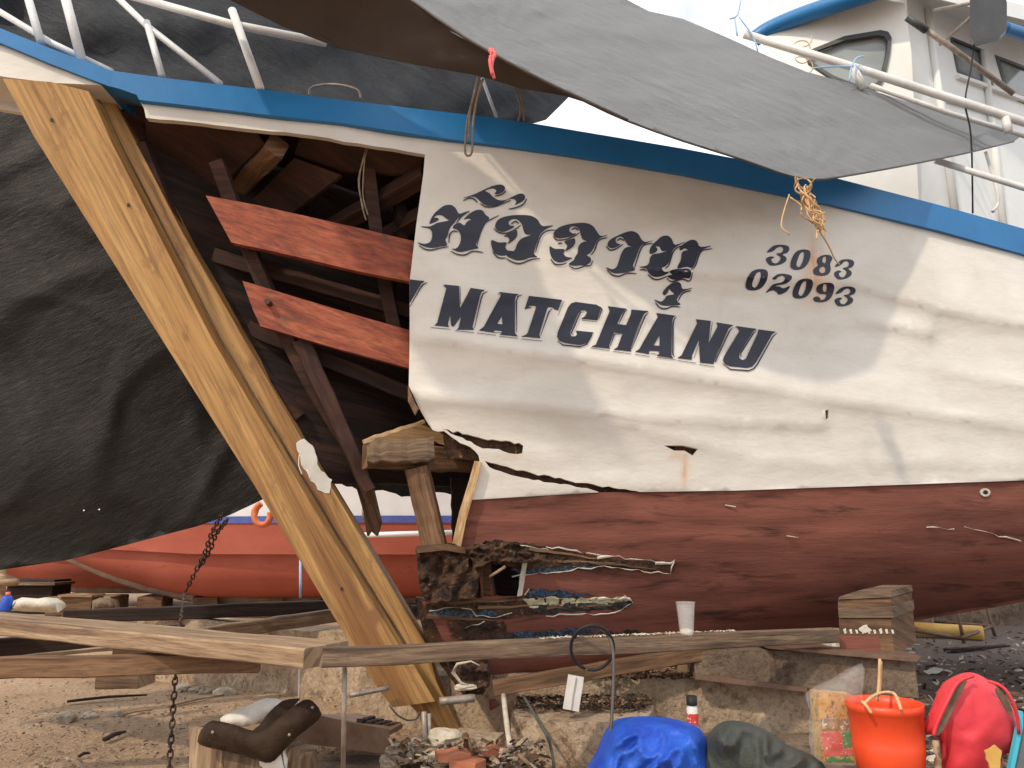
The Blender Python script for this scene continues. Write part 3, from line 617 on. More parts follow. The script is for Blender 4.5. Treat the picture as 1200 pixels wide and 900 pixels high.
tear([(700, 654), (720, 652)], .007); tear([(768, 660), (788, 661)], .007); tear([(700, 702), (738, 702)], .008)
tear([(1130, 617), (1150, 622), (1170, 629), (1196, 634)], .005); tear([(1086, 618), (1118, 620)], .0035); tear([(850, 592), (862, 594)], .003); tear([(922, 628), (936, 630)], .003)
sheet('torn_edge', ragged([(612, 660), (618, 660), (612, 698), (606, 699)], .6, 5), lambda x, y: Dred(x, y) - .02, 'filler', red_o, thick=.04, step=0)
sheet('through_hull', ellpoly(1155, 577, 6, 5), lambda x, y: Dred(x, y) - .012, 'filler', red_o, thick=.02, step=0)
sheet('through_hull', ellpoly(1155, 577, 3, 2.6), lambda x, y: Dred(x, y) - .016, 'char', red_o, thick=.006, step=0)
tube('splinter', [P(574, 676, 4.02), P(592, 664, 3.98)], .008, 'pale_timber', boat)
# ------------------------------------------------------------------ lettering on the bow
def Z(ox, oy, s, pts): return [(ox + x / s, oy + y / s) for x, y in pts]
def lettering(nm, glyphs, lines, lab, w=.0035):
    VV = []; FF = []
    for gi, (out, holes) in enumerate(glyphs):
        vo, tri = cdt(out, holes, 6); s = len(VV); n = len(vo)
        fr = [P(v[0], v[1], Dhull(v[0], v[1]) - .0060) for v in vo]; VV += fr + [q + Vector((0, .005, 0)) for q in fr]; ed = {}
        for f in tri:
            a = [Vector((vo[i][0], vo[i][1])) for i in f]; f = f if (a[1] - a[0]).cross(a[2] - a[0]) < 0 else f[::-1]
            FF.append([s + i for i in f])
            for i in range(len(f)): ed[(f[i], f[(i + 1) % len(f)])] = 1
        for (a, b) in list(ed):
            if (b, a) not in ed: FF.append([s + b, s + a, s + a + n, s + b + n])
    for ln in lines:
        L = len(ln); s = len(VV)
        for i, (x, y) in enumerate(ln):
            a = ln[max(0, i - 1)]; b = ln[min(L - 1, i + 1)]; d = math.hypot(b[0] - a[0], b[1] - a[1]) or 1; nx, ny = -(b[1] - a[1]) / d, (b[0] - a[0]) / d
            ww = .85 * (.35 + .65 * math.sin(math.pi * min(1, max(0, i / max(1, L - 1)))) ** .5)
            for sg in (-1, 1): X_, Y_ = x + nx * ww * sg, y + ny * ww * sg; VV.append(P(X_, Y_, Dhull(X_, Y_) - .0064))
        for i in range(L - 1): FF.append([s + 2 * i, s + 2 * i + 1, s + 2 * i + 3, s + 2 * i + 2])
    o = link(nm, VV, FF, 'navy', top_o); o['label'] = lab; return o
S1 = lambda p: smooth(Z(480, 210, 7.5, p), 3); S2 = lambda p: smooth(Z(630, 240, 10, p), 3); S3 = lambda p: smooth(Z(700, 260, 8.571, p), 3)
L1 = lambda p: smooth(Z(480, 210, 7.5, p), 4, False); L2 = lambda p: smooth(Z(630, 240, 10, p), 4, False); L3 = lambda p: smooth(Z(700, 260, 8.571, p), 4, False)
thai = [
 (S1([(175, 388), (190, 345), (215, 305), (260, 262), (310, 230), (365, 226), (405, 255), (428, 298), (465, 308), (420, 345), (395, 380), (365, 410), (348, 440), (335, 490), (315, 530), (328, 578), (270, 588), (210, 600), (150, 595), (110, 580), (72, 556), (130, 568), (178, 552), (197, 510), (195, 460), (170, 430), (98, 414), (180, 414), (240, 385), (300, 372), (348, 360), (312, 335), (280, 312), (235, 315), (215, 335), (245, 340), (255, 355), (215, 375)]), []),
 (S1([(478, 348), (530, 300), (590, 270), (640, 275), (668, 312), (700, 342), (660, 380), (630, 440), (605, 510), (582, 575), (605, 602), (560, 612), (490, 630), (430, 635), (375, 610), (410, 608), (440, 570), (452, 520), (442, 470), (415, 440), (380, 425), (400, 395), (440, 382), (480, 405), (505, 372), (542, 352), (510, 342)]), []),
 (S1([(470, 165), (560, 135), (640, 98), (720, 62), (790, 46), (832, 60), (835, 90), (800, 120), (748, 128), (765, 98), (740, 78), (700, 82), (662, 100), (700, 122), (740, 160), (790, 185), (850, 180), (900, 155), (960, 128), (1000, 130), (1016, 160), (985, 195), (925, 222), (940, 200), (920, 172), (880, 170), (820, 200), (760, 225), (700, 230), (650, 215), (610, 180), (580, 155), (540, 148)]), []),
 (S1([(752, 405), (785, 350), (870, 322), (970, 314), (1060, 320), (1120, 350), (1150, 395), (1180, 412), (1262, 405), (1200, 435), (1150, 480), (1125, 540), (1105, 600), (1092, 655), (1120, 682), (1060, 685), (1010, 705), (950, 710), (890, 692), (855, 668), (900, 650), (930, 610), (950, 560), (990, 518), (1075, 485), (1020, 480), (1000, 440), (985, 390), (950, 352), (905, 346), (872, 372), (880, 405), (920, 412), (880, 440), (820, 460), (770, 442)]), []),
 (S1([(718, 535), (780, 555), (852, 555), (842, 590), (860, 625), (915, 632), (880, 655), (810, 670), (755, 650), (728, 610)]), []),
 (S1([(850, 478), (900, 465), (940, 445), (946, 490), (920, 530), (862, 566), (880, 530), (862, 505)]), []),
 (S2([(188, 330), (235, 275), (330, 235), (450, 215), (570, 213), (650, 250), (700, 320), (740, 365), (820, 352), (730, 388), (690, 430), (660, 500), (620, 560), (575, 588), (620, 620), (622, 665), (570, 700), (500, 705), (430, 710), (365, 690), (420, 650), (440, 610), (470, 560), (480, 490), (520, 440), (578, 425), (530, 400), (508, 350), (492, 290), (450, 252), (390, 255), (372, 300), (410, 335), (450, 332), (410, 360), (330, 380), (250, 388), (200, 368)]), []),
 (S2([(142, 485), (200, 515), (315, 520), (303, 570), (340, 610), (405, 620), (330, 655), (260, 670), (200, 650), (155, 590)]), []),
 (S2([(315, 428), (380, 405), (435, 395), (438, 450), (400, 500), (325, 538), (350, 480)]), []),
 (S3([(103, 230), (128, 180), (200, 140), (280, 105), (350, 93), (410, 120), (440, 170), (480, 200), (555, 188), (480, 215), (440, 240), (410, 300), (385, 370), (358, 440), (378, 482), (310, 500), (250, 510), (190, 515), (140, 500), (90, 458), (150, 475), (190, 455), (215, 400), (240, 320), (270, 270), (310, 250), (385, 245), (315, 235), (282, 190), (250, 148), (205, 152), (182, 185), (200, 215), (232, 225), (190, 250), (140, 262)]), []),
 (S3([(545, 240), (600, 185), (650, 145), (710, 140), (750, 175), (780, 230), (878, 200), (800, 245), (760, 280), (740, 340), (720, 400), (690, 440), (648, 460), (670, 500), (722, 500), (680, 530), (610, 550), (550, 540), (510, 500), (490, 465), (425, 452), (490, 440), (520, 410), (530, 360), (560, 325), (620, 315), (705, 288), (650, 288), (625, 245), (585, 248), (605, 272), (590, 300), (540, 320), (525, 290)]), []),
 (S3([(830, 255), (890, 205), (950, 178), (1000, 195), (1035, 250), (1145, 240), (1050, 280), (1010, 340), (980, 420), (950, 462), (900, 448), (805, 465), (840, 380), (850, 310), (880, 288), (915, 285), (880, 262), (840, 285)]), []),
 (S3([(725, 498), (780, 475), (850, 472), (910, 468), (942, 500), (930, 562), (870, 560), (800, 580), (740, 570), (705, 542), (755, 528)]), []),
 (S3([(685, 668), (740, 620), (800, 600), (840, 625), (860, 675), (960, 662), (870, 695), (820, 740), (800, 790), (835, 830), (760, 835), (700, 840), (640, 830), (575, 780), (640, 800), (680, 770), (700, 740), (775, 725), (742, 690), (722, 668), (712, 700), (680, 735), (658, 712)]), [])]
tl = [L1(p) for p in ([(785, 318), (720, 350), (670, 378), (635, 440), (610, 510), (590, 595)], [(82, 580), (130, 612), (190, 622), (250, 608), (345, 592)], [(360, 630), (420, 660), (490, 664), (560, 632), (650, 645)],
    [(345, 560), (352, 490), (385, 455), (425, 465)], [(435, 312), (530, 280)], [(410, 385), (460, 322), (500, 295)], [(470, 190), (520, 165), (565, 172), (598, 205)], [(620, 212), (670, 240), (740, 240), (830, 208), (890, 185)], [(870, 262), (940, 248), (1000, 220), (1032, 168)], [(748, 148), (810, 132), (848, 100)],
    [(740, 428), (780, 465), (850, 474), (920, 445), (980, 402)], [(892, 395), (930, 370), (962, 390)], [(728, 635), (780, 688), (845, 692)], [(845, 692), (910, 730), (980, 740), (1060, 708), (1148, 697)], [(1108, 642), (1130, 560), (1160, 490), (1215, 452), (1290, 446)], [(830, 500), (860, 495)])]
tl += [L2(p) for p in ([(180, 365), (230, 410), (330, 405), (430, 365), (490, 325)], [(395, 292), (440, 272), (482, 298)], [(152, 630), (200, 690), (270, 702), (345, 680)], [(365, 710), (430, 747), (500, 738), (560, 712), (620, 712), (648, 650)], [(625, 590), (670, 530), (700, 440), (740, 402), (820, 384)], [(240, 455), (290, 450)])]
tl += [L3(p) for p in ([(88, 240), (130, 282), (190, 268), (262, 222)], [(198, 192), (230, 168), (272, 188)], [(95, 480), (150, 530), (220, 545), (300, 515), (395, 520)], [(372, 465), (400, 380), (430, 290), (470, 232), (560, 214)],
    [(505, 525), (560, 570), (620, 577), (705, 545)], [(695, 562), (740, 597), (800, 588), (860, 575), (930, 592), (958, 505)], [(680, 470), (720, 430), (750, 330), (790, 268), (860, 235)], [(945, 480), (985, 440), (1020, 340), (1060, 285), (1155, 270)], [(580, 805), (630, 860), (690, 872), (760, 847), (835, 858)], [(812, 795), (840, 740), (880, 705), (945, 690)], [(425, 482), (470, 478), (495, 495)])]
lettering('lettering', thai, tl, 'navy ornate Thai letters across the white bow')
A4 = lambda p: Z(470, 320, 7.5, p); A5 = lambda p: Z(600, 330, 7.5, p); A6 = lambda p: Z(760, 350, 7.5, p)
lat = [(A4([(76, 55), (205, 70), (180, 88), (165, 110), (76, 262)]), []),
 (A4([(375, 100), (510, 112), (518, 308), (612, 130), (735, 148), (708, 165), (695, 195), (628, 470), (640, 497), (490, 495), (505, 480), (530, 375), (462, 470), (440, 458), (432, 360), (412, 445), (420, 472), (295, 458), (318, 435), (398, 130)]), []),
 (A4([(860, 165), (1035, 185), (1010, 200), (1002, 230), (1000, 525), (1025, 554), (868, 540), (885, 525), (890, 508), (822, 500), (812, 515), (822, 522), (685, 502), (728, 470), (875, 200), (878, 180)]), [A4([(885, 378), (845, 445), (892, 450)])]),
 (A5([(150, 125), (440, 160), (405, 250), (372, 240), (355, 222), (318, 222), (310, 235), (240, 465), (250, 495), (85, 480), (125, 465), (140, 445), (212, 225), (205, 210), (160, 210), (112, 240)]), []),
 (A5([(492, 225), (520, 190), (560, 178), (740, 202), (785, 225), (770, 275), (752, 337), (610, 325), (645, 300), (660, 265), (645, 250), (612, 250), (585, 275), (512, 445), (520, 478), (552, 482), (572, 465), (562, 430), (715, 445), (690, 490), (655, 540), (600, 556), (460, 536), (412, 515), (398, 480), (402, 445)]), []),
 (A5([(845, 215), (1010, 238), (985, 255), (965, 285), (925, 372), (1003, 382), (1045, 285), (1050, 245), (1200, 258), (1165, 280), (1148, 310), (1048, 580), (1045, 612), (895, 595), (928, 575), (972, 455), (898, 445), (855, 560), (860, 587), (700, 570), (738, 552), (858, 260)]), []),
 (A6([(70, 125), (240, 150), (218, 165), (208, 195), (200, 500), (218, 522), (75, 500), (92, 485), (95, 460), (15, 455), (2, 470), (8, 485), (-115, 465), (-80, 440), (82, 160)]), [A6([(100, 318), (45, 410), (96, 413)])]),
 (A6([(420, 180), (550, 195), (545, 225), (528, 392), (610, 240), (600, 208), (745, 232), (705, 262), (580, 540), (572, 572), (455, 560), (452, 520), (445, 358), (382, 500), (380, 535), (255, 520), (292, 495), (428, 215)]), []),
 (A6([(775, 240), (952, 265), (918, 290), (800, 480), (798, 520), (825, 540), (858, 525), (960, 305), (968, 270), (1120, 290), (1085, 315), (945, 560), (915, 595), (870, 607), (720, 592), (672, 572), (655, 540), (662, 510), (800, 285)]), [])]
ll = [A4([(232, 82), (195, 98), (170, 130), (76, 295)]), A4([(520, 118), (522, 275)]), A4([(760, 158), (722, 180), (705, 220), (645, 485)]), A4([(260, 478), (435, 493)]), A4([(475, 505), (640, 522)]),
      A4([(1065, 190), (1028, 205), (1015, 240), (1015, 520)]), A4([(668, 525), (835, 546)]), A4([(862, 555), (1030, 572)]), A4([(820, 520), (890, 524)]), A4([(372, 112), (392, 124)]), A4([(850, 180), (872, 190)]),
      A5([(458, 172), (408, 292)]), A5([(352, 238), (325, 265), (252, 475)]), A5([(85, 502), (268, 522)]), A5([(118, 240), (145, 226), (175, 228)]), A5([(772, 222), (792, 240), (762, 330)]), A5([(615, 340), (748, 354)]), A5([(640, 268), (602, 268), (522, 455), (545, 470)]), A5([(398, 520), (450, 556), (600, 572), (655, 552), (705, 470)]),
      A5([(1012, 250), (990, 262), (940, 372)]), A5([(1200, 276), (1172, 300), (1052, 590)]), A5([(690, 582), (858, 606)]), A5([(888, 612), (1048, 634)]), A5([(958, 460), (902, 462), (865, 568)]),
      A6([(248, 160), (226, 180), (216, 230), (214, 490), (228, 510)]), A6([(-120, 488), (10, 507)]), A6([(72, 515), (240, 537)]), A6([(20, 480), (80, 488)]), A6([(562, 205), (540, 350)]), A6([(742, 252), (712, 285), (590, 545), (588, 560)]), A6([(255, 542), (418, 566)]), A6([(448, 578), (580, 598)]), A6([(448, 385), (400, 525)]),
      A6([(1132, 300), (1095, 330), (955, 580), (925, 615), (880, 632), (720, 620), (650, 568)]), A6([(950, 280), (925, 300), (810, 480), (815, 515)]), A6([(762, 246), (790, 258)])]
lettering('lettering', lat, ll, 'navy slanted capitals MATCHANU on the white bow')
n3 = [(280, 210), (340, 150), (420, 138), (480, 150), (496, 182), (475, 215), (430, 233), (466, 262), (460, 300), (400, 330), (320, 337), (282, 305), (275, 268), (320, 250), (350, 262), (322, 278), (335, 310), (370, 318), (405, 290), (412, 255), (372, 225), (420, 215), (442, 180), (420, 155), (380, 165), (340, 198)]
n0 = [(560, 208), (620, 184), (680, 190), (702, 222), (690, 290), (650, 352), (600, 376), (540, 376), (510, 345), (520, 278)]; n0h = [(592, 240), (620, 210), (642, 215), (632, 290), (600, 348), (575, 350), (565, 320)]
n8 = [(780, 260), (830, 237), (890, 240), (913, 275), (890, 322), (897, 380), (870, 425), (800, 436), (740, 420), (733, 372), (775, 337), (765, 297)]; n8h = [[(825, 262), (850, 250), (856, 290), (840, 318), (815, 300)], [(800, 357), (835, 347), (850, 375), (835, 408), (800, 410), (785, 385)]]
n2 = [(335, 465), (380, 425), (450, 419), (517, 440), (510, 480), (460, 515), (390, 528), (355, 540), (400, 543), (440, 560), (502, 538), (470, 590), (400, 620), (370, 590), (330, 577), (272, 602), (320, 540), (350, 518), (430, 500), (457, 462), (432, 437), (390, 450), (365, 472)]
n9 = [(790, 520), (850, 506), (910, 512), (932, 550), (915, 620), (880, 670), (820, 692), (750, 686), (730, 655), (760, 638), (790, 650), (800, 672), (840, 662), (855, 618), (800, 612), (765, 590), (763, 550)]; n9h = [[(825, 527), (855, 520), (862, 560), (845, 595), (820, 580)]]
def aff(p, a, b): return [(b[0] + (x - a[0]) * (b[2] - b[0]) / (a[2] - a[0]), b[1] + (y - a[1]) * (b[3] - b[1]) / (a[3] - a[1])) for x, y in p]
N7 = lambda p: smooth(Z(865, 270, 8.257, p), 3)
b3 = (275, 140, 495, 335); b0 = (510, 185, 700, 376)
nums = [(N7(n3), []), (N7(n0), [N7(n0h)]), (N7(n8), [N7(h) for h in n8h]), (N7(aff(n3, b3, (935, 280, 1122, 470))), []), (N7(aff(n0, b0, (75, 375, 287, 576))), [N7(aff(n0h, b0, (75, 375, 287, 576)))]), (N7(n2), []),
        (N7(aff(n0, b0, (530, 468, 722, 655))), [N7(aff(n0h, b0, (530, 468, 722, 655)))]), (N7(n9), [N7(h) for h in n9h]), (N7(aff(n3, b3, (940, 545, 1137, 730))), [])]
lettering('registration_number', nums, [], 'navy registration numbers 3083 over 02093')
# ------------------------------------------------------------------ guard rails of the boat
def pole(nm, pts, r, mat='rail_white', par=boat, sm=0): return tube(nm, [P(*p) for p in pts], r, mat, par, 10, sm)
pole('rail_post', [(28, -20, 3.5), (48, 50, 3.42)], .021); pole('rail_post', [(72, -20, 3.4), (96, 72, 3.4)], .025)
pole('rail', [(-20, 2, 3.55), (60, 50, 3.5), (131, 84, 3.48)], .017)
pole('rail', [(130, -10, 3.8), (172, 30, 3.72), (258, 98, 3.58)], .018); pole('rail_post', [(172, 26, 3.7), (190, 90, 3.6)], .019)
pole('rail', [(150, -6, 3.6), (270, 28, 3.6), (382, 50, 3.66)], .022); pole('rail_post', [(272, 12, 3.58), (305, 104, 3.52)], .023)
pole('rail_post', [(565, 92, 3.95), (582, 138, 3.9)], .010)
pole('rail', [(872, 40, 4.75), (1010, 82, 4.72), (1200, 143, 4.7), (1300, 176, 4.68)], .030)
pole('rail_post', [(1000, 80, 4.72), (1012, 104, 4.74)], .030); pole('rail_post', [(1178, 138, 4.7), (1182, 155, 4.7)], .028)
pole('rail', [(1020, 100, 4.85), (1110, 132, 4.85), (1210, 162, 4.85)], .018)
pole('rail', [(1096, 188, 4.75), (1200, 220, 4.72), (1300, 250, 4.7)], .022)
pole('grab_bar', [(1155, 178, 4.95), (1170, 232, 4.95), (1163, 248, 4.95)], .012, sm=4)
pole('cleat', [(362, 112, 3.68), (366, 102, 3.66), (392, 99, 3.66), (418, 105, 3.68), (423, 116, 3.7)], .007, 'pipe_grey', sm=4)
# ------------------------------------------------------------------ wheelhouse
WA = vplane(1068, 200, 5.6, -.42); WB = vplane(1068, 200, 5.6, .62)
wh = link('wheelhouse', [P(1072, 245, 5.7)], [], 'white_wheelhouse', boat) if False else None
win1 = [(945, 64), (950, 58), (990, 42), (1032, 35), (1041, 37), (1045, 44), (1043, 62), (1037, 90), (1031, 101), (1022, 107), (1010, 106), (975, 92), (948, 74)]
def wall(nm, out, D, holes=(), mat='white_wheelhouse', par=boat, th=.05, off=0): return sheet(nm, out, D, mat, par, thick=th, step=0, holes=holes, smoothf=False, off=off)
wf = wall('wheelhouse', [(896, 40), (940, 20), (1030, -2), (1060, 4), (1068, 60), (1080, 300), (905, 300)], WA, [win1])
f1 = wall('window', [(p[0] * 1.0, p[1]) for p in win1], WA, [[(1000 + (x - 1000) * .9, 72 + (y - 72) * .84) for x, y in win1]], 'seal_black', wf, .03, .02)
wall('pane', win1, WA, (), 'glass', f1, .01, -.03)
w2 = [(1113, 42), (1152, 58), (1166, 105), (1122, 84)]; w3 = [(1166, 64), (1240, 92), (1240, 140), (1180, 112)]
ws = wall('wheelhouse', [(1062, -2), (1100, 4), (1300, 60), (1300, 330), (1080, 300), (1068, 60)], WB, [w2, w3])
for w in (w2, w3):
    cx = sum(p[0] for p in w) / 4; cy = sum(p[1] for p in w) / 4
    f = wall('window', w, WB, [[(cx + (x - cx) * .86, cy + (y - cy) * .86) for x, y in w]], 'seal_black', ws, .03, .012); wall('pane', w, WB, (), 'glass', f, .01, -.03)
for (a, b) in (((1087, 10), (1126, 300)), ((1152, 60), (1180, 300))): tube('wall_post', [P(a[0], a[1], WB(*a) - .04), P(b[0], b[1], WB(*b) - .04)], .035, 'white_wheelhouse', ws)
beam('window_sill', P(1122, 90, WB(1122, 90) - .03), P(1290, 150, WB(1290, 150) - .03), .05, .04, 'white_wheelhouse', ws)
beam('window_sill', P(1110, 118, WB(1110, 118) - .03), P(1290, 170, WB(1290, 170) - .03), .03, .03, 'white_wheelhouse', ws)
# roof with its blue edge
q = [P(888, 40, 6.1), P(1046, -14, 5.35), P(1320, 52, 6.6), P(1180, 30, 8.2)]
V = q + [p + Vector((0, 0, .16)) for p in q]; rf = link('roof', V, [[3, 2, 1, 0], [4, 5, 6, 7], [0, 1, 5, 4], [1, 2, 6, 5], [2, 3, 7, 6], [3, 0, 4, 7]], 'white_wheelhouse', boat)
tube('roof_edge', [P(884, 46, 6.08), P(902, 34, 6.0), P(940, 18, 5.8), P(1000, -2, 5.5), P(1060, -22, 5.3)], .075, 'blue_paint', rf, 8, 3, 1)
tube('roof_edge', [P(1176, 32, 5.55), P(1200, 40, 5.7), P(1320, 78, 6.4)], .05, 'blue_paint', rf, 8, 3)
# floodlight on its bracket
lm = thing('floodlight', P(1140, 40, 4.75), 'black square floodlight on pipe arms beside the wheelhouse', 'floodlight')
sheet('housing', [(1137, -20), (1176, -20), (1180, 4), (1180, 34), (1172, 42), (1142, 49), (1137, 44)], vplane(1160, 20, 4.7, .2), 'lamp_black', lm, thick=.20, step=0, tdir=(.66, 1, .55), smoothf=False)
pole('bracket', [(1095, 12, 5.5), (1142, 3, 4.85)], .014, 'pipe_grey', lm); pole('bracket', [(1102, 52, 5.5), (1145, 14, 4.85)], .014, 'pipe_grey', lm); pole('bracket', [(1141, -4, 4.8), (1144, 22, 4.8)], .014, 'pipe_grey', lm)
pole('boat_pole', [(1063, 20, 5.3), (1110, 52, 5.3), (1188, 110, 5.3)], .022, 'pipe_grey'); pole('pole_grip', [(1063, 20, 5.29), (1086, 36, 5.29)], .03, 'seal_black')
cb = pole('cable', [(1142, 46, 4.8), (1138, 80, 4.78), (1131, 120, 4.74), (1138, 160, 4.76), (1140, 250, 4.85)], .006, 'black_rubber', None, 4); tag(cb, 'thin black cable hanging from the floodlight past the rail', 'cable')
ln = tubes('rope_coil', [[P(942 + 9 * math.cos(a) + 2 * math.sin(a * 1.7), 42 + 8 * math.sin(a) + a * 3.0, 5.4) for a in [k * .7 for k in range(24)]]], .005, 'straw', None); tag(ln, 'coil of thin line hanging beside the wheelhouse window', 'rope')
bl = tubes('blue_twine', [[P(855, 22, 4.7), P(864, 18, 4.7), P(868, 0, 4.7)], [P(861, 22, 4.7), P(864, 42, 4.7)], [P(866, 20, 4.7), P(882, 42, 4.7), P(888, 60, 4.7)]], .006, 'pale_blue', None); tag(bl, 'knotted light blue twine at the forward end of the wheelhouse rail', 'twine')
bl = tubes('blue_twine', [[P(952, 80, 4.66), P(975, 78, 4.66), (P(1000, 78, 4.66))], [P(995, 96, 4.66), P(998, 78, 4.66), P(1004, 68, 4.66), P(1012, 66, 4.66)], [P(1003, 76, 4.66), P(1010, 84, 4.66)]], .006, 'pale_blue', None); tag(bl, 'light blue twine tied round the rail in front of the wheelhouse window', 'twine')

# ================================================================== TARPAULINS
def crease(a, s, fx, fy):
    def f(x, y):
        w = 40 * noise.noise(Vector((x * .006, y * .006, s + 3))); x2 = x + w; y2 = y + w
        c1 = 1 - min(1, abs(noise.noise(Vector((x2 * fx, y2 * fy, s)))) * 7); c2 = 1 - min(1, abs(noise.noise(Vector((y2 * fx * 1.7, x2 * fy * 1.7, s + 9)))) * 7)
        return a * noise.noise(Vector((x * .005, y * .008, s))) + a * .35 * c1 + a * .2 * c2
    return f
def tension(x, y):
    v = .5 * folds(.006, .03, .10, 3)(x, y)
    for cx, cy, k, a, L in ((942, 214, 13, .009, 130), (1205, 160, 23, .009, 220), (575, 62, 15, .008, 130)):
        d = math.hypot(x - cx, y - cy); an = math.atan2(y - cy, x - cx); v += a * math.sin(an * k + 2 * noise.noise(Vector((x * .01, y * .01, 0)))) * min(1, d / 25) * math.exp(-d / L)
    return v
def folds(fx, fy, a, s=0): return lambda x, y: a * noise.noise(Vector((x * fx, y * fy, s))) + a * .4 * noise.noise(Vector((x * fx * 3, y * fy * 3, s + 5)))
t1 = [(440, -60), (620, -60), (760, 13), (800, 22), (848, 42), (905, 68), (945, 84), (1000, 99), (1060, 118), (1130, 138), (1200, 157), (1188, 166), (1130, 180), (1060, 194), (1010, 203), (965, 210), (940, 209), (915, 203), (870, 187), (800, 165), (736, 142), (690, 121), (640, 96), (590, 70), (530, 38), (480, 2)]
T1D = plane3((560, 60, 3.25), (940, 210, 3.62), (900, 66, 4.55))
tg = sheet('grey_tarpaulin', t1, lambda x, y: T1D(x, y), 'tarp_grey', None, thick=.004, step=6, ang=-14, bumpf=tension)
tag(tg, 'translucent grey tarpaulin slung over the rail and tied above the painted numbers', 'tarpaulin')
t1b = [(756, 12), (800, 20), (850, 40), (950, 84), (1010, 100), (980, 102), (900, 72), (830, 46), (790, 34)]
t2 = [(210, -60), (440, -60), (480, 0), (530, 36), (590, 70), (640, 97), (700, 124), (662, 112), (610, 103), (560, 88), (480, 74), (400, 57), (330, 30), (270, 0)]
T2D = plane3((640, 100, 3.42), (300, 20, 3.45), (480, 5, 3.25))
tb = sheet('brown_tarpaulin', t2, lambda x, y: T2D(x, y), 'tarp_brown', None, thick=.004, step=14, ang=-20, bumpf=folds(.005, .02, .05, 8))
tag(tb, 'dark brown shaded tarpaulin stretched over the bow rail, under the grey one', 'tarpaulin')
edge_ = tube('hem', [P(x, y, T1D(x, y) - tension(x, y) - .002) for x, y in ((640, 96), (690, 121), (736, 142), (800, 165), (870, 187), (915, 203), (940, 209), (965, 210), (1010, 203), (1060, 194), (1130, 180), (1188, 166))], .006, 'cable_brown', tg, 6, 2)
hem = tube('tarp_ridge', [P(x, y, T1D(x, y) - .05) for x, y in ((470, -8), (530, 34), (572, 60), (640, 96), (700, 124), (736, 141))], .008, 'cable_brown', None, 6, 3); tag(hem, 'thin dark cord along the low edge of the grey tarpaulin', 'cord')
t3 = [(-120, -80), (520, -80), (668, 112), (640, 140), (627, 144), (560, 150), (300, 125), (100, 95), (-120, 60)]
ts = sheet('slate_tarpaulin', t3, vplane(300, 60, 5.6, .15), 'tarp_slate', None, thick=.004, step=18, ang=-30, bumpf=folds(.008, .02, .12, 2)); tag(ts, 'dark slate tarpaulin hanging behind the white bow railing', 'tarpaulin')
t4 = [(-160, 60), (90, 128), (210, 320), (300, 520), (330, 560), (318, 580), (300, 589), (268, 604), (230, 617), (150, 638), (80, 656), (0, 668), (-160, 690)]
pin = [ellpoly(98, 598, 1.3, 1, 6), ellpoly(116, 597, 1.3, 1, 6), ellpoly(147, 645, 1.8, 1.4, 6)]
tk = sheet('black_tarpaulin', t4, vplane(150, 400, 4.55, .30), 'tarp_black', None, thick=.004, step=8, ang=40, bumpf=crease(.055, 12, .0062, .0045), holes=pin); tag(tk, 'large black tarpaulin sheet hanging left of the new stem timbers', 'tarpaulin')
V = []; F = []; nn = 14; mm_ = 10               # unseen continuation of the brown sheet, added overhead to shade the lettered hull
for i in range(nn):
    t = i / (nn - 1); px = 215 + (450 - 215) * t; a = P(px, -58, T2D(px, -58)); b = Vector((-1.75 + .85 * t, 2.2, 3.85))
    for j in range(mm_):
        s = j / (mm_ - 1); q = a.lerp(b, s); q.z -= .14 * math.sin(math.pi * s) - .04 * noise.noise(q * 2.0); V.append(q)
for i in range(nn - 1):
    for j in range(mm_ - 1): k = i * mm_ + j; F.append([k, k + 1, k + mm_ + 1, k + mm_])
o = link('shade_overhang', V, F, 'tarp_brown', tb, smoothf=True)
# ties
def wig(pts, r, nm, mat, lab, cat, n=4): o = tubes(nm, [[P(*q) for q in l] for l in pts], r, mat, None, 6, n); tag(o, lab, cat); return o
random.seed(11); st = []
for k in range(16):
    x0 = 940 + random.uniform(-12, 12); y0 = 210 + random.uniform(-3, 22); l = []
    for j in range(6): l.append((x0 + (942 + j * 4 - x0) * min(1, j / 3) + random.uniform(-6, 6), y0 + j * random.uniform(8, 11), 3.50 + random.uniform(-.03, .03)))
    st.append([(a, min(b, 280), c) for a, b, c in l])
st += [[(925 + 10 * math.cos(a) + 16, 218 + 9 * math.sin(a), 3.5 + .02 * math.sin(3 * a)) for a in [k * .5 + p for k in range(13)]] for p in (0, 1)]
st += [[(955, 265, 3.5), (963, 275, 3.52), (972, 290, 3.6), (978, 303, 3.65), (984, 310, 3.68)], [(925, 228, 3.5), (918, 250, 3.5), (916, 266, 3.5), (926, 275, 3.5)]]
wig(st, .0042, 'straw_rope', 'straw', 'frayed straw coloured rope knotted to the tarpaulin corner above the numbers', 'rope')
wig([[(560, 88, 3.44), (556, 110, 3.5), (548, 140, 3.58), (545, 172, 3.6), (547, 182, 3.6), (553, 178, 3.6), (554, 150, 3.58), (558, 120, 3.52), (566, 92, 3.44)], [(561, 90, 3.44), (551, 130, 3.56), (549, 165, 3.58)]], .0065, 'hanging_strap', 'twine', 'worn brown cord loop hanging over the blue gunwale', 'cord')
wig([[(602, 100, 3.7), (608, 118, 3.75), (610, 130, 3.76), (607, 142, 3.8)], [(606, 100, 3.7), (612, 120, 3.75), (614, 142, 3.8)]], .006, 'hanging_strap', 'twine', 'short brown cord hanging behind the gunwale below the tarpaulin', 'cord')
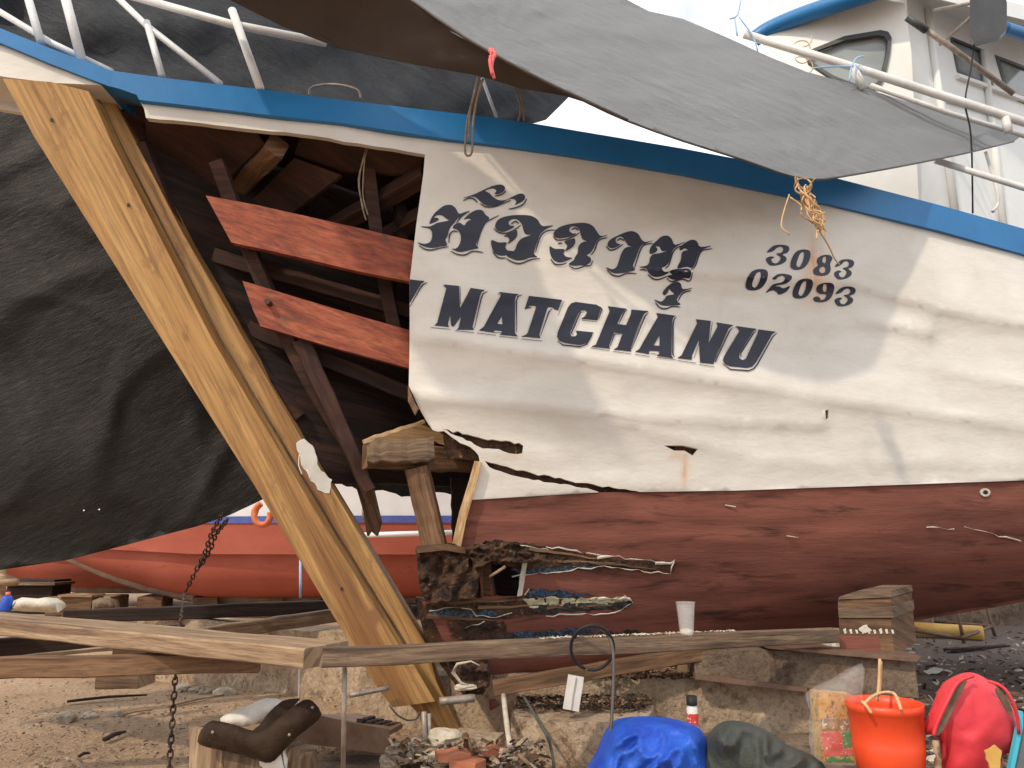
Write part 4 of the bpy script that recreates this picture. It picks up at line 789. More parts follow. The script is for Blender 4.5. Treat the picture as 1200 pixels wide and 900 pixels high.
wig([[(574, 58, 3.2), (578, 66, 3.17), (576, 78, 3.17), (579, 92, 3.18)], [(578, 58, 3.18), (574, 70, 3.16), (577, 88, 3.17)], [(573, 60, 3.18), (580, 62, 3.17), (579, 68, 3.17)]], .009, 'pink_ribbon', 'pink_ribbon', 'pink strip of cloth knotted on the tarpaulin edge', 'ribbon')
wig([[(430, 170, 3.78), (424, 192, 3.78), (421, 215, 3.78), (424, 240, 3.78), (429, 258, 3.78)], [(432, 172, 3.78), (420, 210, 3.78), (426, 245, 3.78)], [(428, 180, 3.78), (425, 225, 3.78), (431, 252, 3.78)]], .004, 'old_rope', 'twine', 'frayed grey rope end hanging inside the open bow', 'rope')

# ================================================================== BACKGROUND BOATS
def hullboat(name, bow, L, beamw, zk, zc, zs, label, heading=0.0):
    t = thing(name, bow, label, 'boat', None); ca, sa = math.cos(heading), math.sin(heading)
    def pt(s, y, z): x = s; return Vector(bow) + Vector((x * ca - y * sa, x * sa + y * ca, z))
    ns = 26; st = []
    for i in range(ns):
        u = i / (ns - 1); s = u ** 1.3 * L; wid = beamw * min(1, (u * 2.6)) ** .62 if u > 0 else 0
        fore = max(0, 1 - s / 2.4)
        k = zk + (zc - zk) * .95 * fore ** 1.7; c = zc + .12 * fore; sh = zs + .9 * fore ** 1.5
        st.append((s, wid, k, c, sh))
    def strip(fn, mat, nm, par=t, nn=7):
        for sg in (-1, 1):
            rows = [[pt(s, sg * y, z) for (y, z) in fn(w, k, c, sh, nn)] for (s, w, k, c, sh) in st]
            yield rows
    parts = []
    def mk(nm, mat, fn, nn):
        V = []; F = []
        for sg in (-1, 1):
            base = len(V)
            for (s, w, k, c, sh) in st:
                for (dx, y, z) in fn(s, w, k, c, sh): V.append(pt(s + dx, sg * y, z))
            for i in range(ns - 1):
                for j in range(nn - 1):
                    a = base + i * nn + j; f = [a, a + 1, a + nn + 1, a + nn]; F.append(f if sg < 0 else f[::-1])
        return link(nm, V, F, mat, t, smoothf=True)
    def bottom(s, w, k, c, sh): return [(-.35 * max(0, 1 - s / 1.5) * (j / 7), (w * .92) * math.sin(j / 7 * math.pi / 2) ** .75, k + (c - k) * (1 - math.cos(j / 7 * math.pi / 2))) for j in range(8)]
    mk('hull_bottom', 'boat_red', bottom, 8)
    def upper(s, w, k, c, sh): f = max(0, 1 - s / 1.6); return [(-.35 * f - .15 * f * j / 4, w * (1.0 + .09 * j / 4) + .03, c - .05 + (.42) * j / 4) for j in range(5)]
    mk('hull_side', 'boat_red', upper, 5)
    def stripe(s, w, k, c, sh): f = max(0, 1 - s / 1.6); return [(-.5 * f, w * 1.09 + .045, c + .36), (-.52 * f, w * 1.10 + .045, c + .45)]
    mk('stripe', 'boat_blue', stripe, 2)
    def white(s, w, k, c, sh): f = max(0, 1 - s / 1.6); return [(-.5 * f - .6 * f * j / 4, w * (1.09 + .08 * j / 4) + .035, c + .44 + (sh - c - .44) * j / 4) for j in range(5)]
    mk('topside', 'boat_white', white, 5)
    V = []; F = []                                             # scuffed stem and keel strip
    pts = [pt(-.35 * max(0, 1 - s / 1.5) * 0 + s - .01, 0, k - .02) for (s, w, k, c, sh) in st]
    tube('keel_strip', pts, .09, 'boat_scuff', t, 8)
    dk = [[pt(s, -w * 1.1, sh - .12), pt(s, w * 1.1, sh - .12)] for (s, w, k, c, sh) in st]; grid_obj('deck', dk, 'boat_white', t)
    return t
bA = P(85, 662, 11.0); hb = hullboat('moored_boat', (bA.x - .45, 11.0 + .6, 0), 15, 1.5, .26, .95, 2.3, 'red bottomed boat with blue stripe and white topside behind the hull gap')
bB = P(0, 668, 12.6); hullboat('moored_boat', (bB.x - 1.5, 13.6, 0), 15, 1.5, .30, .95, 2.4, 'dull red bottomed boat farthest left, bow just beyond the nearer red boat')
# orange fairlead hook
hk = tube('mooring_hook', [P(306, 590, 9.0), P(300, 596, 9.0), P(298, 606, 9.0), P(303, 614, 9.0), P(312, 614, 9.0), P(317, 606, 9.0), P(316, 600, 9.0)], .045, 'hook_orange', hb, 8, 3, .8)
pole('fender_rail', [(395, 628, 9.3), (600, 622, 9.3)], .032, 'boat_white', hb)
pole('stay', [(427, 575, 9.3), (427, 612, 9.3)], .03, 'pipe_grey', hb)
for k, px in enumerate((112, 152, 205, 262, 330, 400)):
    c = G(px, 712, 0); c.y = 11.6; c.x = (px - 600) / FOC * 11.8; o = box('keel_chock', (c.x, c.y, .14), (.34, .7, .28), ('grey_timber', 'pale_timber', 'brown_timber')[k % 3], None, .1 * k)
    tag(o, 'timber chock under the red boats behind, in their row of supports', 'chock', 'chocks under the background boats')
# clutter far left
o = blob('sack_pile', [(12, 716), (16, 704), (26, 700), (40, 702), (54, 700), (66, 706), (68, 718)], 8.6, .35, 'sack', None, seed=3, step=5); tag(o, 'pale crumpled sacks heaped beside the blue jug', 'sacks')
jg = thing('blue_jug', G(8, 716), 'blue plastic jug at the far left of the yard', 'jug'); jc = P(8, 706, 8.4)
tube('body', [jc + Vector((0, 0, z)) for z in (-.09, -.07, .04, .07)], [.055, .06, .06, .035], 'blue_plastic', jg); tube('cap', [jc + Vector((0, 0, .072)), jc + Vector((0, 0, .11))], .025, 'pink_ribbon', jg)
sh = thing('timber_rack', G(5, 716), 'pale timber rack with crossbars at the far left edge', 'rack')
pole('upright', [(3, 660, 9.4), (3, 718, 9.4)], .04, 'pale_timber', sh); pole('upright', [(-30, 660, 9.4), (-30, 718, 9.4)], .04, 'pale_timber', sh); pole('crossbar', [(-40, 684, 9.3), (20, 682, 9.3)], .045, 'pale_timber', sh)
bb = thing('scrap_crate', G(34, 702), 'dark crate of scrap under the far left bow', 'crate'); box('body', P(46, 692, 12.0) + Vector((0, 0, -.1)), (.7, .5, .55), 'dark_timber', bb); box('lid', P(46, 685, 11.9) + Vector((0, 0, .02)), (.8, .55, .04), 'grey_timber', bb)
o = blob('brown_heap', [(108, 716), (108, 704), (118, 700), (132, 702), (138, 716)], 10.2, .3, 'strap_brown', None, seed=9, step=4); tag(o, 'brown tangled netting heap under the nearer red boat', 'netting')
cr_ = thing('pallet_box', G(95, 716), 'brown wooden box standing left of the brown netting heap', 'box'); box('body', P(96, 706, 10.6), (.42, .3, .24), 'brown_timber', cr_); box('lid', P(96, 697.5, 10.55), (.46, .34, .03), 'pale_timber', cr_)

# ================================================================== SLIPWAY AND CONCRETE
def blockw(name, corners, z0, z1, mat, label, cat='wall', seg=14, jit=.014):
    """solid from a plan outline (four points) with chipped, uneven edges"""
    bm = bmesh.new(); c = [Vector((x, y, 0)) for x, y in corners]
    vs = [bm.verts.new((p.x, p.y, z0)) for p in c]; f = bm.faces.new(vs); r = bmesh.ops.extrude_face_region(bm, geom=[f])
    for v in r['geom']:
        if isinstance(v, bmesh.types.BMVert): v.co.z = z1
    bmesh.ops.recalc_face_normals(bm, faces=bm.faces); bmesh.ops.subdivide_edges(bm, edges=bm.edges[:], cuts=seg, use_grid_fill=True)
    for v in bm.verts: q = v.co.copy(); v.co += Vector((noise.noise(q * 5), noise.noise(q * 5 + Vector((9, 0, 0))), noise.noise(q * 4 + Vector((0, 7, 0))))) * jit * 1.6
    V = [v.co.copy() for v in bm.verts]; F = [[v.index for v in f.verts] for f in bm.faces]; bm.free()
    o = link(name, V, F, mat, None); tag(o, label, cat); return o
def XY(px, Y): r = ray(px, 800); return ((px - 600) / FOC / r.y * Y, Y)
blockw('concrete_wall', [XY(150, 6.3), XY(530, 4.75), XY(540, 5.1), XY(175, 6.7)], -.05, .44, 'concrete', 'pale stained concrete wall running left behind the new stem timbers')
blockw('concrete_wall', [XY(420, 4.55), XY(590, 4.33), XY(1015, 4.12), XY(1010, 4.9), XY(430, 4.95)], -.05, .30, 'concrete', 'stained concrete slip wall under the keel behind the blue bag')
blockw('concrete_footing', [XY(600, 3.92), XY(755, 3.62), XY(765, 4.17), XY(605, 4.35)], -.05, .19, 'concrete', 'low broken concrete footing in front of the slip wall, covered in wood litter', 'footing')
blockw('concrete_footing', [XY(700, 3.50), XY(1020, 3.45), XY(1010, 4.11), XY(757, 4.15)], -.05, .06, 'concrete_dark', 'low concrete ledge beneath the orange bucket and clear bag', 'footing')
blockw('yard_wall', [(4.2, 9.6), (14, 11.2), (14, 11.7), (4.2, 10.1)], -.05, 1.6, 'concrete_dark', 'grey stained yard wall in the distance at the right')
# channel beam crossing under the blocks
kb = thing('support_beam', P(950, 812, 4.3), 'dark steel and timber cross beam carrying the keel blocks', 'beam')
DKB = vplane(950, 790, 4.05, -.12)
sheet('web', [(812, 764), (900, 762), (983, 765), (1072, 775), (1077, 818), (1000, 812), (880, 800), (815, 793)], DKB, 'concrete_dark', kb, thick=.5, step=16)
sheet('flange', [(980, 762), (1064, 771), (1080, 769), (1074, 776), (985, 768), (900, 760)], lambda x, y: DKB(x, y) - .05, 'steel_rust', kb, thick=.6, step=0)
sheet('flange', [(815, 790), (880, 798), (946, 806), (946, 811), (880, 804), (815, 796)], lambda x, y: DKB(x, y) - .04, 'steel_rust', kb, thick=.06, step=0)
Db = vplane(1020, 740, 4.12, .1); TD = (.8, 1, .02)
def blk(pts, mat, lab, cat='keel block', off=0, th=.42, nm='keel_block'):
    o = sheet(nm, pts, Db, mat, None, thick=th, step=12, off=off, smoothf=False, tdir=TD); tag(o, lab, cat, 'blocks stacked under the bilge'); return o
bk = thing('keel_block', P(1020, 768, 4.12), 'large timber block with red painted lower face in the stack under the bilge', 'keel block', 'blocks stacked under the bilge')
sheet('body', [(983, 725), (1044, 725), (1048, 768), (985, 764)], Db, 'brown_timber', bk, thick=.44, step=12, smoothf=False, tdir=TD)
sheet('red_face', ragged([(984, 744), (1030, 746), (1032, 767), (985, 764)], .7, 8), lambda x, y: Db(x, y) - .004, 'red_bottom', bk, thick=.003, step=0)
sheet('white_flakes', ragged([(1006, 737), (1016, 732), (1022, 739), (1014, 742)], 1.5, 3), lambda x, y: Db(x, y) - .006, 'filler', bk, thick=.003, step=0)
for k in range(9):
    x = 988 + k * 7; sheet('white_flakes', ragged([(x, 738), (x + 3, 736 + k % 3), (x + 4, 742), (x + 2, 743)], .6, 3), lambda x, y: Db(x, y) - .005, 'filler', bk, thick=.003, step=0)
blk([(982, 712), (1046, 711), (1047, 724), (983, 724)], 'grey_timber', 'flat timber block directly on top of the red faced block', off=.01)
blk([(982, 703), (1044, 701), (1044, 711), (982, 712)], 'brown_timber', 'middle brown board in the stack under the bilge', off=-.01)
blk([(984, 699), (1006, 692), (1044, 692), (1045, 700), (982, 702.5)], 'grey_timber', 'tapered wedge board, topmost of the stack under the bilge', off=.0, nm='wedge')
o = box('white_chock', P(972, 757, 4.25), (.06, .12, .09), 'cloth_white'); tag(o, 'small white chock left of the red faced block', 'chock')
o = box('white_chock', P(806, 779, 4.35), (.13, .1, .10), 'pale_timber'); tag(o, 'pale wooden chock on the slip wall under the hull', 'chock')
o = beam('short_strut', P(832, 786, 4.3), P(832, 764, 4.3), .05, .05, 'dark_timber', None, up=(1, 0, 0)); tag(o, 'short dark strut between slip wall and hull', 'strut')
o = beam('keel_plank', P(578, 806, 4.02), P(850, 760, 4.15), .05, .075, 'brown_timber', None); tag(o, 'red brown plank wedged along the keel above the slip wall', 'plank')

# ================================================================== SCAFFOLD TIMBERS
def tim(nm, A, B, w, h, mat, lab, roll=0, bow=0): o = beam(nm, P(*A), P(*B), w, h, mat, None, roll=roll, seg=9, jit=.004, bow=bow); tag(o, lab, 'timber'); return o
tim('scaffold_beam', (376, 771, 2.95), (978, 744, 4.06), .06, .072, 'grey_timber', 'long weathered beam crossing in front of the keel from stem to blocks')
tim('scaffold_beam', (383, 767, 3.10), (-60, 724, 4.35), .26, .075, 'pale_timber', 'broad pale sawn timber with a lit top running off to the left')
tim('scaffold_beam', (-60, 784, 3.3), (305, 775, 3.55), .08, .085, 'brown_timber', 'grey brown beam nearest the ground at the left, under the broad pale timber')
tim('scaffold_beam', (-60, 764, 4.3), (215, 741, 4.9), .09, .10, 'dark_timber', 'dark beam behind the nearest left beam')
tim('scaffold_beam', (78, 723, 6.0), (386, 711, 6.0), .10, .10, 'dark_timber', 'dark straight timber farthest back beneath the red boats')
tim('scaffold_beam', (228, 745, 4.9), (396, 720, 5.4), .09, .085, 'grey_timber', 'grey timber slanting up behind the stem foot')
tim('thin_board', (28, 770, 4.2), (170, 756, 4.6), .06, .02, 'pale_timber', 'thin pale board lying across the left beams')
o = box('timber_block', P(162, 762, 4.3), (.18, .2, .12), 'brown_timber'); tag(o, 'brown block between the beams at the left', 'block')
o = box('timber_block', P(148, 792, 4.2), (.22, .2, .10), 'pale_timber'); tag(o, 'pale block below the left beams', 'block')
o = tube('metal_stake', [P(404, 783, 3.05), P(402, 905, 3.15)], .010, 'pipe_grey'); o.data.update(); tag(o, 'thin steel leg under the left end of the long beam', 'stake')
def stk(nm, pts, r, mat, lab, cat): o = tube(nm, [P(*p) for p in pts], r, mat, None, 8, 3); tag(o, lab, cat); return o
stk('metal_stake', [(497, 834, 3.6), (498, 905, 3.6)], .012, 'pipe_grey', 'upright steel rod just in front of the stem foot', 'stake')
stk('metal_stake', [(503, 836, 3.75), (505, 905, 3.7)], .009, 'pipe_grey', 'thinner steel rod behind the one at the stem foot', 'stake')
stk('blue_rod', [(352, 640, 7.0), (352, 700, 6.6)], .012, 'pale_blue', 'thin blue grey rod in front of the red boats', 'rod')
stk('thin_rod', [(351, 782, 4.0), (350, 835, 3.8)], .006, 'pipe_grey', 'thin grey rod between the pale timber and the curved strap', 'rod')
stk('wooden_stick', [(590, 815, 4.0), (594, 850, 3.75), (599, 884, 3.5)], .013, 'fungus', 'pale stick leaning on the slip wall beside the stem foot', 'stick')
stk('wooden_stick', [(598, 878, 3.5), (612, 888, 3.45), (622, 896, 3.45)], .011, 'pale_timber', 'short pale stick at the foot of the leaning stick', 'stick')
stk('wooden_stick', [(545, 862, 3.6), (552, 884, 3.5), (556, 905, 3.45)], .016, 'brown_timber', 'stub of wood below the tip of the stem', 'stick')
stk('grey_pipe', [(515, 822, 3.98), (556, 818, 4.02)], .020, 'pipe_grey', 'short grey pipe lying below the keel end', 'pipe')
stk('grey_pipe', [(410, 815, 3.9), (456, 806, 4.0)], .012, 'pipe_grey', 'thin grey pipe lying left of the stem foot', 'pipe')
stk('thin_wire', [(456, 826, 3.75), (466, 838, 3.75), (478, 844, 3.78), (488, 842, 3.8), (492, 834, 3.8)], .004, 'cable_brown', 'thin wire looped behind the end of the stem timber', 'wire')
# hose loop, cable, cup, post
lp = [P(694 + 25 * math.cos(a), 759 + 26 * math.sin(a), 3.33 + .05 * math.sin(a)) for a in [R(-250 + k * 16) for k in range(23)]]
cbl = thing('electric_cable', P(713, 900, 3.2), 'dark looped cable hanging over the long beam and down to the blue bag', 'cable')
tube('loop', lp, .007, 'black_rubber', cbl, 8, 2)
tube('lead', [P(672, 752, 3.4), P(678, 740, 3.36), P(694, 734, 3.33), P(708, 740, 3.32), P(716, 752, 3.30), P(719, 775, 3.25), P(718, 820, 3.2), P(715, 870, 3.15), P(713, 915, 3.1)], .007, 'cable_brown', cbl, 8, 4)
0 and tube('lead', [P(669, 750, 3.4), P(670, 775, 3.5), P(669, 792, 3.8)], .004, 'cable_brown', cbl, 6, 2)
stk('green_hose', [(613, 815, 4.0), (628, 840, 3.8), (644, 870, 3.6), (650, 905, 3.5)], .007, 'green_sheet', 'thin dark green hose trailing down the concrete footing', 'hose')
pv = thing('plastic_post', P(670, 830, 3.85), 'white plastic channel standing on the concrete footing', 'post'); beam('body', P(669, 832, 3.85), P(675, 792, 3.85), .078, .02, 'pvc', pv, up=(0, 1, 0), seg=3, jit=.001); beam('rib', P(668, 831, 3.835), P(674, 793, 3.835), .008, .012, 'pvc', pv, up=(0, 1, 0), seg=3, jit=.001)
cp = P(805, 746, 3.66); cup = thing('plastic_cup', cp, 'clear plastic cup standing on the long beam', 'cup')
def lathe(nm, c, prof, mat, par, n=28, close=True):
    V = []; F = []
    for (r, z) in prof:
        for k in range(n): a = 2 * math.pi * k / n; V.append(Vector(c) + Vector((r * math.cos(a), r * math.sin(a), z)))
    for i in range(len(prof) - 1):
        for k in range(n): F.append([i * n + k, i * n + (k + 1) % n, (i + 1) * n + (k + 1) % n, (i + 1) * n + k])
    if close: F.append(list(range(n))[::-1])
    return link(nm, V, F, mat, par, smoothf=True)
lathe('body', cp, [(.031, 0), (.033, .02), (.042, .13), (.046, .155), (.048, .155), (.046, .158), (.0435, .15), (.038, .1), (.031, .004)], 'cup_plastic', cup)
lathe('dregs', cp, [(.029, .005), (.031, .03), (.012, .036), (0, .03)], 'filler', cup)
# chain
def chain():
    path = [P(x, y, Y) for x, y, Y in ((262, 600, 4.4), (248, 625, 4.6), (240, 648, 4.7), (228, 672, 4.8), (217, 696, 4.85), (212, 725, 4.3), (208, 770, 4.0), (205, 800, 3.9), (201, 860, 3.75), (198, 905, 3.65))]
    path2 = [P(x, y, Y) for x, y, Y in ((268, 608, 4.4), (254, 625, 4.6), (246, 645, 4.7), (234, 664, 4.78))]
    parts = []
    for pth, st_ in ((path, .032), (path2, .034)):
        pp = [Vector(q) for q in smooth([tuple(p) for p in pth], 24, False)]; acc = 0; last = pp[0]; k = 0
        for q in pp[1:]:
            acc += (q - last).length
            if acc >= st_:
                d = (q - last); d = d.normalized() if d.length > 1e-9 else Vector((0, 0, -1)); s = d.cross(Vector((0, 1, 0)) if k % 2 else Vector((1, .3, 0))).normalized(); loop = []
                for j in range(11): a = 2 * math.pi * j / 10; loop.append(q + d * (math.cos(a) * .024) + s * (math.sin(a) * .013))
                parts.append(tubeg(loop, .0048, 5)); acc = 0; k += 1
            last = q
    V, F = join(parts); o = link('chain', V, F, 'chain_metal', None, smoothf=True); tag(o, 'rusty iron chain hanging down past the black tarpaulin to the ground', 'chain')
chain()

# ================================================================== FOREGROUND GROUND CLUTTER
st_ = thing('plank_stand', P(285, 905, 3.3), 'rough stand of upright boards under the dark curved strap', 'stand')
sheet('board', [(221, 852), (258, 858), (262, 905), (222, 905)], 3.35, 'pale_timber', st_, thick=.03, step=0, ang=88)
sheet('board', [(259, 866), (330, 876), (334, 905), (263, 905)], 3.32, 'grey_timber', st_, thick=.03, step=0, ang=85)
sheet('board', [(335, 872), (364, 884), (366, 905), (337, 905)], 3.42, 'grey_timber', st_, thick=.10, step=0, ang=88)
sheet('top_board', [(262, 862), (330, 850), (345, 862), (330, 878), (262, 870)], 3.40, 'pale_timber', st_, thick=.2, step=0)
cs = thing('curved_strap', P(310, 893, 3.25), 'dark brown V shaped rubber saddle with small holes lying on the board stand', 'saddle')
vp = smooth([(231, 869), (236, 855), (246, 845), (256, 845), (278, 850), (300, 857), (318, 848), (338, 832), (356, 820), (367, 822), (377, 837), (366, 850), (350, 862), (334, 878), (322, 891), (311, 894), (290, 887), (262, 880), (240, 875)], 2)
hs = [ellpoly(249, 858, 1.5, 1.5, 7), ellpoly(339, 861, 1.2, 1.2, 7), ellpoly(366, 829, 1.2, 1.2, 7)]
blob('face', vp, 3.28, .035, 'leather', cs, step=4, seed=3, amp=.003)
for hx, hy in ((249, 858), (339, 861), (366, 829)): rock('rivet', P(hx, hy, 3.235), .006, 'pipe_grey', cs, (1, .4, 1), 1, 2, .1)
sheet('flange', smooth([(296, 856), (306, 856), (332, 838), (350, 821), (346, 819), (330, 822), (314, 836), (304, 850)], 2), vplane(325, 840, 3.31, .3, .35), 'leather', cs, thick=.012, step=6)
o = blob('white_sheet', smooth([(258, 842), (270, 834), (292, 826), (312, 818), (330, 822), (334, 832), (318, 840), (304, 852), (286, 856), (264, 850)], 2), 3.62, .10, 'cloth_white', None, step=5, seed=4, amp=.02, fs=9); tag(o, 'crumpled white sheet behind the curved dark saddle', 'cloth')
o = blob('white_sheet', smooth([(296, 880), (330, 874), (336, 905), (300, 905)], 2), 3.34, .03, 'cloth_white', None, step=6, seed=5, amp=.01); tag(o, 'small pale sheet hanging below the curved dark saddle', 'cloth')
bx = thing('steel_channel', P(400, 880, 3.9), 'rusty channel lying on the rubble left of the stem foot', 'channel')
sheet('side', [(350, 842), (372, 838), (455, 856), (457, 884), (360, 872), (344, 866)], plane3((350, 850, 3.75), (455, 860, 3.6), (455, 884, 3.6)), 'steel_rust', bx, thick=.02, step=10)
sheet('top_edge', [(352, 840), (372, 837), (420, 836), (472, 848), (455, 857), (400, 848)], plane3((352, 841, 3.76), (455, 857, 3.61), (470, 848, 3.95)), 'steel_rust', bx, thick=.02, tdir=(0, 0, -1), step=0)
for k in range(4):
    beam('slat', P(422 + k * 10, 846 + k * 2, 3.8), P(436 + k * 10, 842 + k * 2, 4.0), .03, .02, 'dark_timber', bx)
random.seed(5)
stones = [(470, 882, 3.5, .055, 'grey round stone at the right end of the rusty channel'), (487, 874, 3.6, .045, 'smaller round stone behind the grey one at the rusty channel'), (458, 893, 3.5, .04, 'low stone in front of the rusty channel'), (520, 866, 3.65, .07, 'pale stone under the tip of the stem'),
          (545, 880, 3.6, .06, 'broken stone right of the stem tip'), (512, 888, 3.5, .05, 'stone beside the upright steel rod'), (78, 842, 4.6, .055, 'pale lump lying alone on the open dirt at the left'), (105, 838, 4.7, .04, 'pale lump just right of the lone lump on the dirt'),
          (138, 836, 4.8, .035, 'flat stone beside the lying stick'), (262, 812, 5.2, .06, 'pale round stone at the foot of the concrete wall'), (241, 810, 5.3, .045, 'grey stone by the wall, left of the pale round one'), (214, 806, 5.4, .05, 'stone behind the chain'), (228, 808, 5.3, .04, 'small stone just right of the chain')]
for k, (px, py, Y, r, lab) in enumerate(stones):
    c = G(px, py + 4) if py < 850 else P(px, py, Y); o = rock('stone', (c.x, c.y, (r * .3 if py < 850 else c.z)), r, ('stone', 'fungus')[k % 2], None, (1.1, .9, .7), k, 3, .35); tag(o, lab, 'stone', None)
tl_ = [((530, 884, 3.45), (.14, .10, .03), 'terracotta', .3, 'upper terracotta brick piece right of the stem tip'), ((548, 895, 3.4), (.12, .09, .04), 'terracotta', -.5, 'lower terracotta brick piece at the bottom edge'), ((578, 880, 3.5), (.10, .08, .03), 'terracotta', .9, 'terracotta fragment beside the leaning stick'), ((560, 868, 3.7), (.22, .14, .07), 'concrete', -.3, 'broken concrete slab behind the stem tip')]
for p, s, m_, rz, lab in tl_: o = box('rubble_piece', P(*p), s, m_, None, rz, .006); tag(o, lab, 'rubble')
random.seed(21)
sticks = [((78, 826), (172, 818), .016, 'long dark stick lying across the open dirt'), ((142, 842), (178, 836), .012, 'short dark stick right of the pale lump'), ((122, 872), (146, 862), .018, 'dark wood chip on the dirt in front of the left lumps'), ((92, 892), (104, 888), .012, 'small dark chip near the bottom left'), ((196, 832), (262, 818), .012, 'pale bent stick near the concrete wall'), ((95, 798), (118, 796), .012, 'pale splinter under the left beams')]
for (a, b), (c, d), r, lab in sticks:
    A = G(a, b); B = G(c, d); A.z = B.z = .02; M_ = (A + B) / 2 + Vector((0, 0, .008)); o = tube('stick', [A, M_, B], [r * .9, r, r * .6], 'pale_timber' if 'pale' in lab else 'dark_timber', None, 5, 2, .6); tag(o, lab, 'stick')
# loose litter nobody could count
def litter(name, fn, n, size, mats, seed, label_kind='stuff'):
    rs = random.Random(seed); V = []; F = []; fm = []
    for _ in range(n):
        c = fn(rs)
        if c is None: continue
        s = size * rs.uniform(.4, 1.6); a = Vector((rs.uniform(-1, 1), rs.uniform(-1, 1), rs.uniform(-.25, .35))).normalized(); b = a.cross(Vector((0, 0, 1))).normalized(); k = len(V); w = rs.uniform(.15, .6); h = rs.uniform(.15, .5)
        up = Vector((0, 0, 1)); pr = [(-1, -w), (1, -w * .8), (1.1, w * .7), (-.9, w)]
        V += [c + a * (x * s) + b * (y * s) for x, y in pr] + [c + a * (x * s * .7) + b * (y * s * .7) + up * (h * s) for x, y in pr]
        F += [[k, k + 3, k + 2, k + 1], [k + 4, k + 5, k + 6, k + 7]] + [[k + i, k + (i + 1) % 4, k + 4 + (i + 1) % 4, k + 4 + i] for i in range(4)]; fm += [rs.randrange(len(mats))] * 6
    o = link(name, V, F, mats[0], None, mats=mats, fm=fm); o['kind'] = 'stuff'; return o
def onground(rs):
    p = G(rs.uniform(-60, 620), 790 + 115 * rs.random() ** .8); p.z = .012; return p
litter('gravel', onground, 3600, .0085, ['stone', 'concrete', 'concrete', 'concrete_dark', 'stone', 'brown_timber'], 1)
def onright(rs): p = G(rs.uniform(1030, 1260), rs.uniform(742, 900)); p.z = .012; return p
litter('wood_shavings', onright, 1200, .02, ['dark_timber', 'brown_timber', 'grey_timber', 'sack'], 2)
def onledge(rs): x, y = XY(rs.uniform(606, 760), rs.uniform(3.95, 4.2)); return Vector((x, y, .205 + .03 * rs.random()))
litter('ledge_litter', onledge, 1100, .012, ['rotten_wood', 'brown_timber', 'dark_timber', 'dark_timber', 'rotten_wood', 'grey_timber'], 3)
def onwall(rs): x, y = XY(rs.uniform(690, 930), rs.uniform(4.18, 4.4)); return Vector((x, y, .31 + .05 * rs.random() * max(0, 1 - abs(rs.uniform(-1, 1)))))
litter('wall_litter', onwall, 900, .014, ['rotten_wood', 'dark_timber', 'brown_timber', 'steel_rust'], 4)
def foot(rs): p = P(rs.uniform(455, 640), rs.uniform(868, 905), 3.5 + rs.uniform(-.1, .2)); return p
litter('rubble_litter', foot, 420, .018, ['stone', 'concrete', 'brown_timber', 'dark_timber', 'concrete_dark', 'rotten_wood'], 6)
def onbeam(rs): u = rs.random(); a = P(376, 771, 2.95).lerp(P(978, 744, 4.06), .35 + .4 * u); return a + Vector((0, rs.uniform(-.02, .02), .040))
litter('sawdust', onbeam, 420, .006, ['pale_timber', 'filler'], 7)
rock('heap', (0, 0, -5), .1, 'stone') if False else None
hp = rock('rubble_heap', (P(500, 905, 3.75)), .34, 'concrete_dark', None, (1.5, .6, .22), 8, 4, .25); tag(hp, 'mound of broken concrete and earth at the foot of the stem', 'rubble')
# blue bag, green bundle, bottle
o = blob('blue_plastic_bag', smooth([(688, 930), (700, 885), (712, 858), (728, 845), (770, 842), (806, 848), (822, 856), (830, 880), (826, 930)], 3), 3.25, .32, 'blue_plastic', None, step=3, seed=2, amp=.045, fs=4.0); tag(o, 'bright blue plastic sack at the bottom centre', 'sack')
o = blob('green_sheet_bundle', smooth([(818, 930), (826, 880), (838, 856), (856, 846), (880, 848), (902, 858), (925, 874), (950, 884), (968, 900), (970, 930)], 3), 3.2, .22, 'green_sheet', None, step=3, seed=6, amp=.06, fs=5.5); tag(o, 'dark grey green plastic sheet bundled right of the blue sack', 'sheet')
bt = thing('bottle', P(812, 850, 3.45), 'small bottle with black cap and pale label behind the blue sack', 'bottle'); bc = P(812, 850, 3.45)
lathe('body', bc, [(.022, -.06), (.024, -.05), (.024, .07), (.012, .09)], 'pvc', bt); lathe('cap', bc, [(.022, .082), (.023, .085), (.023, .12), (.001, .121)], 'black_rubber', bt); lathe('label', bc, [(.0248, 0.0), (.0248, .05)], 'label_red', bt, close=False)
# clear bag with printed package
cbg = thing('clear_bag', P(985, 895, 3.1), 'clear plastic bag holding a printed gold and red packet, left of the orange bucket', 'bag')
blob('film', smooth([(944, 812), (975, 796), (1010, 777), (1012, 800), (1008, 840), (1010, 880), (1004, 897), (960, 892), (948, 870), (950, 835)], 2), 3.12, .09, 'clear_plastic', cbg, step=6, seed=3, amp=.025, fs=12)
pk = thing('printed_packet', P(980, 893, 3.12), 'upright gold, red and green printed packet inside the clear bag', 'packet')
Dp = vplane(980, 860, 3.13, .1)
sheet('body', [(958, 812), (1000, 815), (1004, 895), (965, 893)], Dp, 'label_gold', pk, thick=.08, step=0)
sheet('print', [(961, 842), (1000, 842), (1001, 856), (963, 856)], lambda x, y: Dp(x, y) - .003, 'label_dark', pk, thick=.002, step=0)
sheet('print', [(963, 858), (985, 858), (988, 878), (965, 878)], lambda x, y: Dp(x, y) - .003, 'label_red', pk, thick=.002, step=0)
sheet('print', [(987, 858), (1001, 858), (1002, 874), (989, 876)], lambda x, y: Dp(x, y) - .003, 'label_green', pk, thick=.002, step=0)
sheet('print', [(965, 880), (1003, 878), (1003, 885), (966, 886)], lambda x, y: Dp(x, y) - .003, 'label_red', pk, thick=.002, step=0)
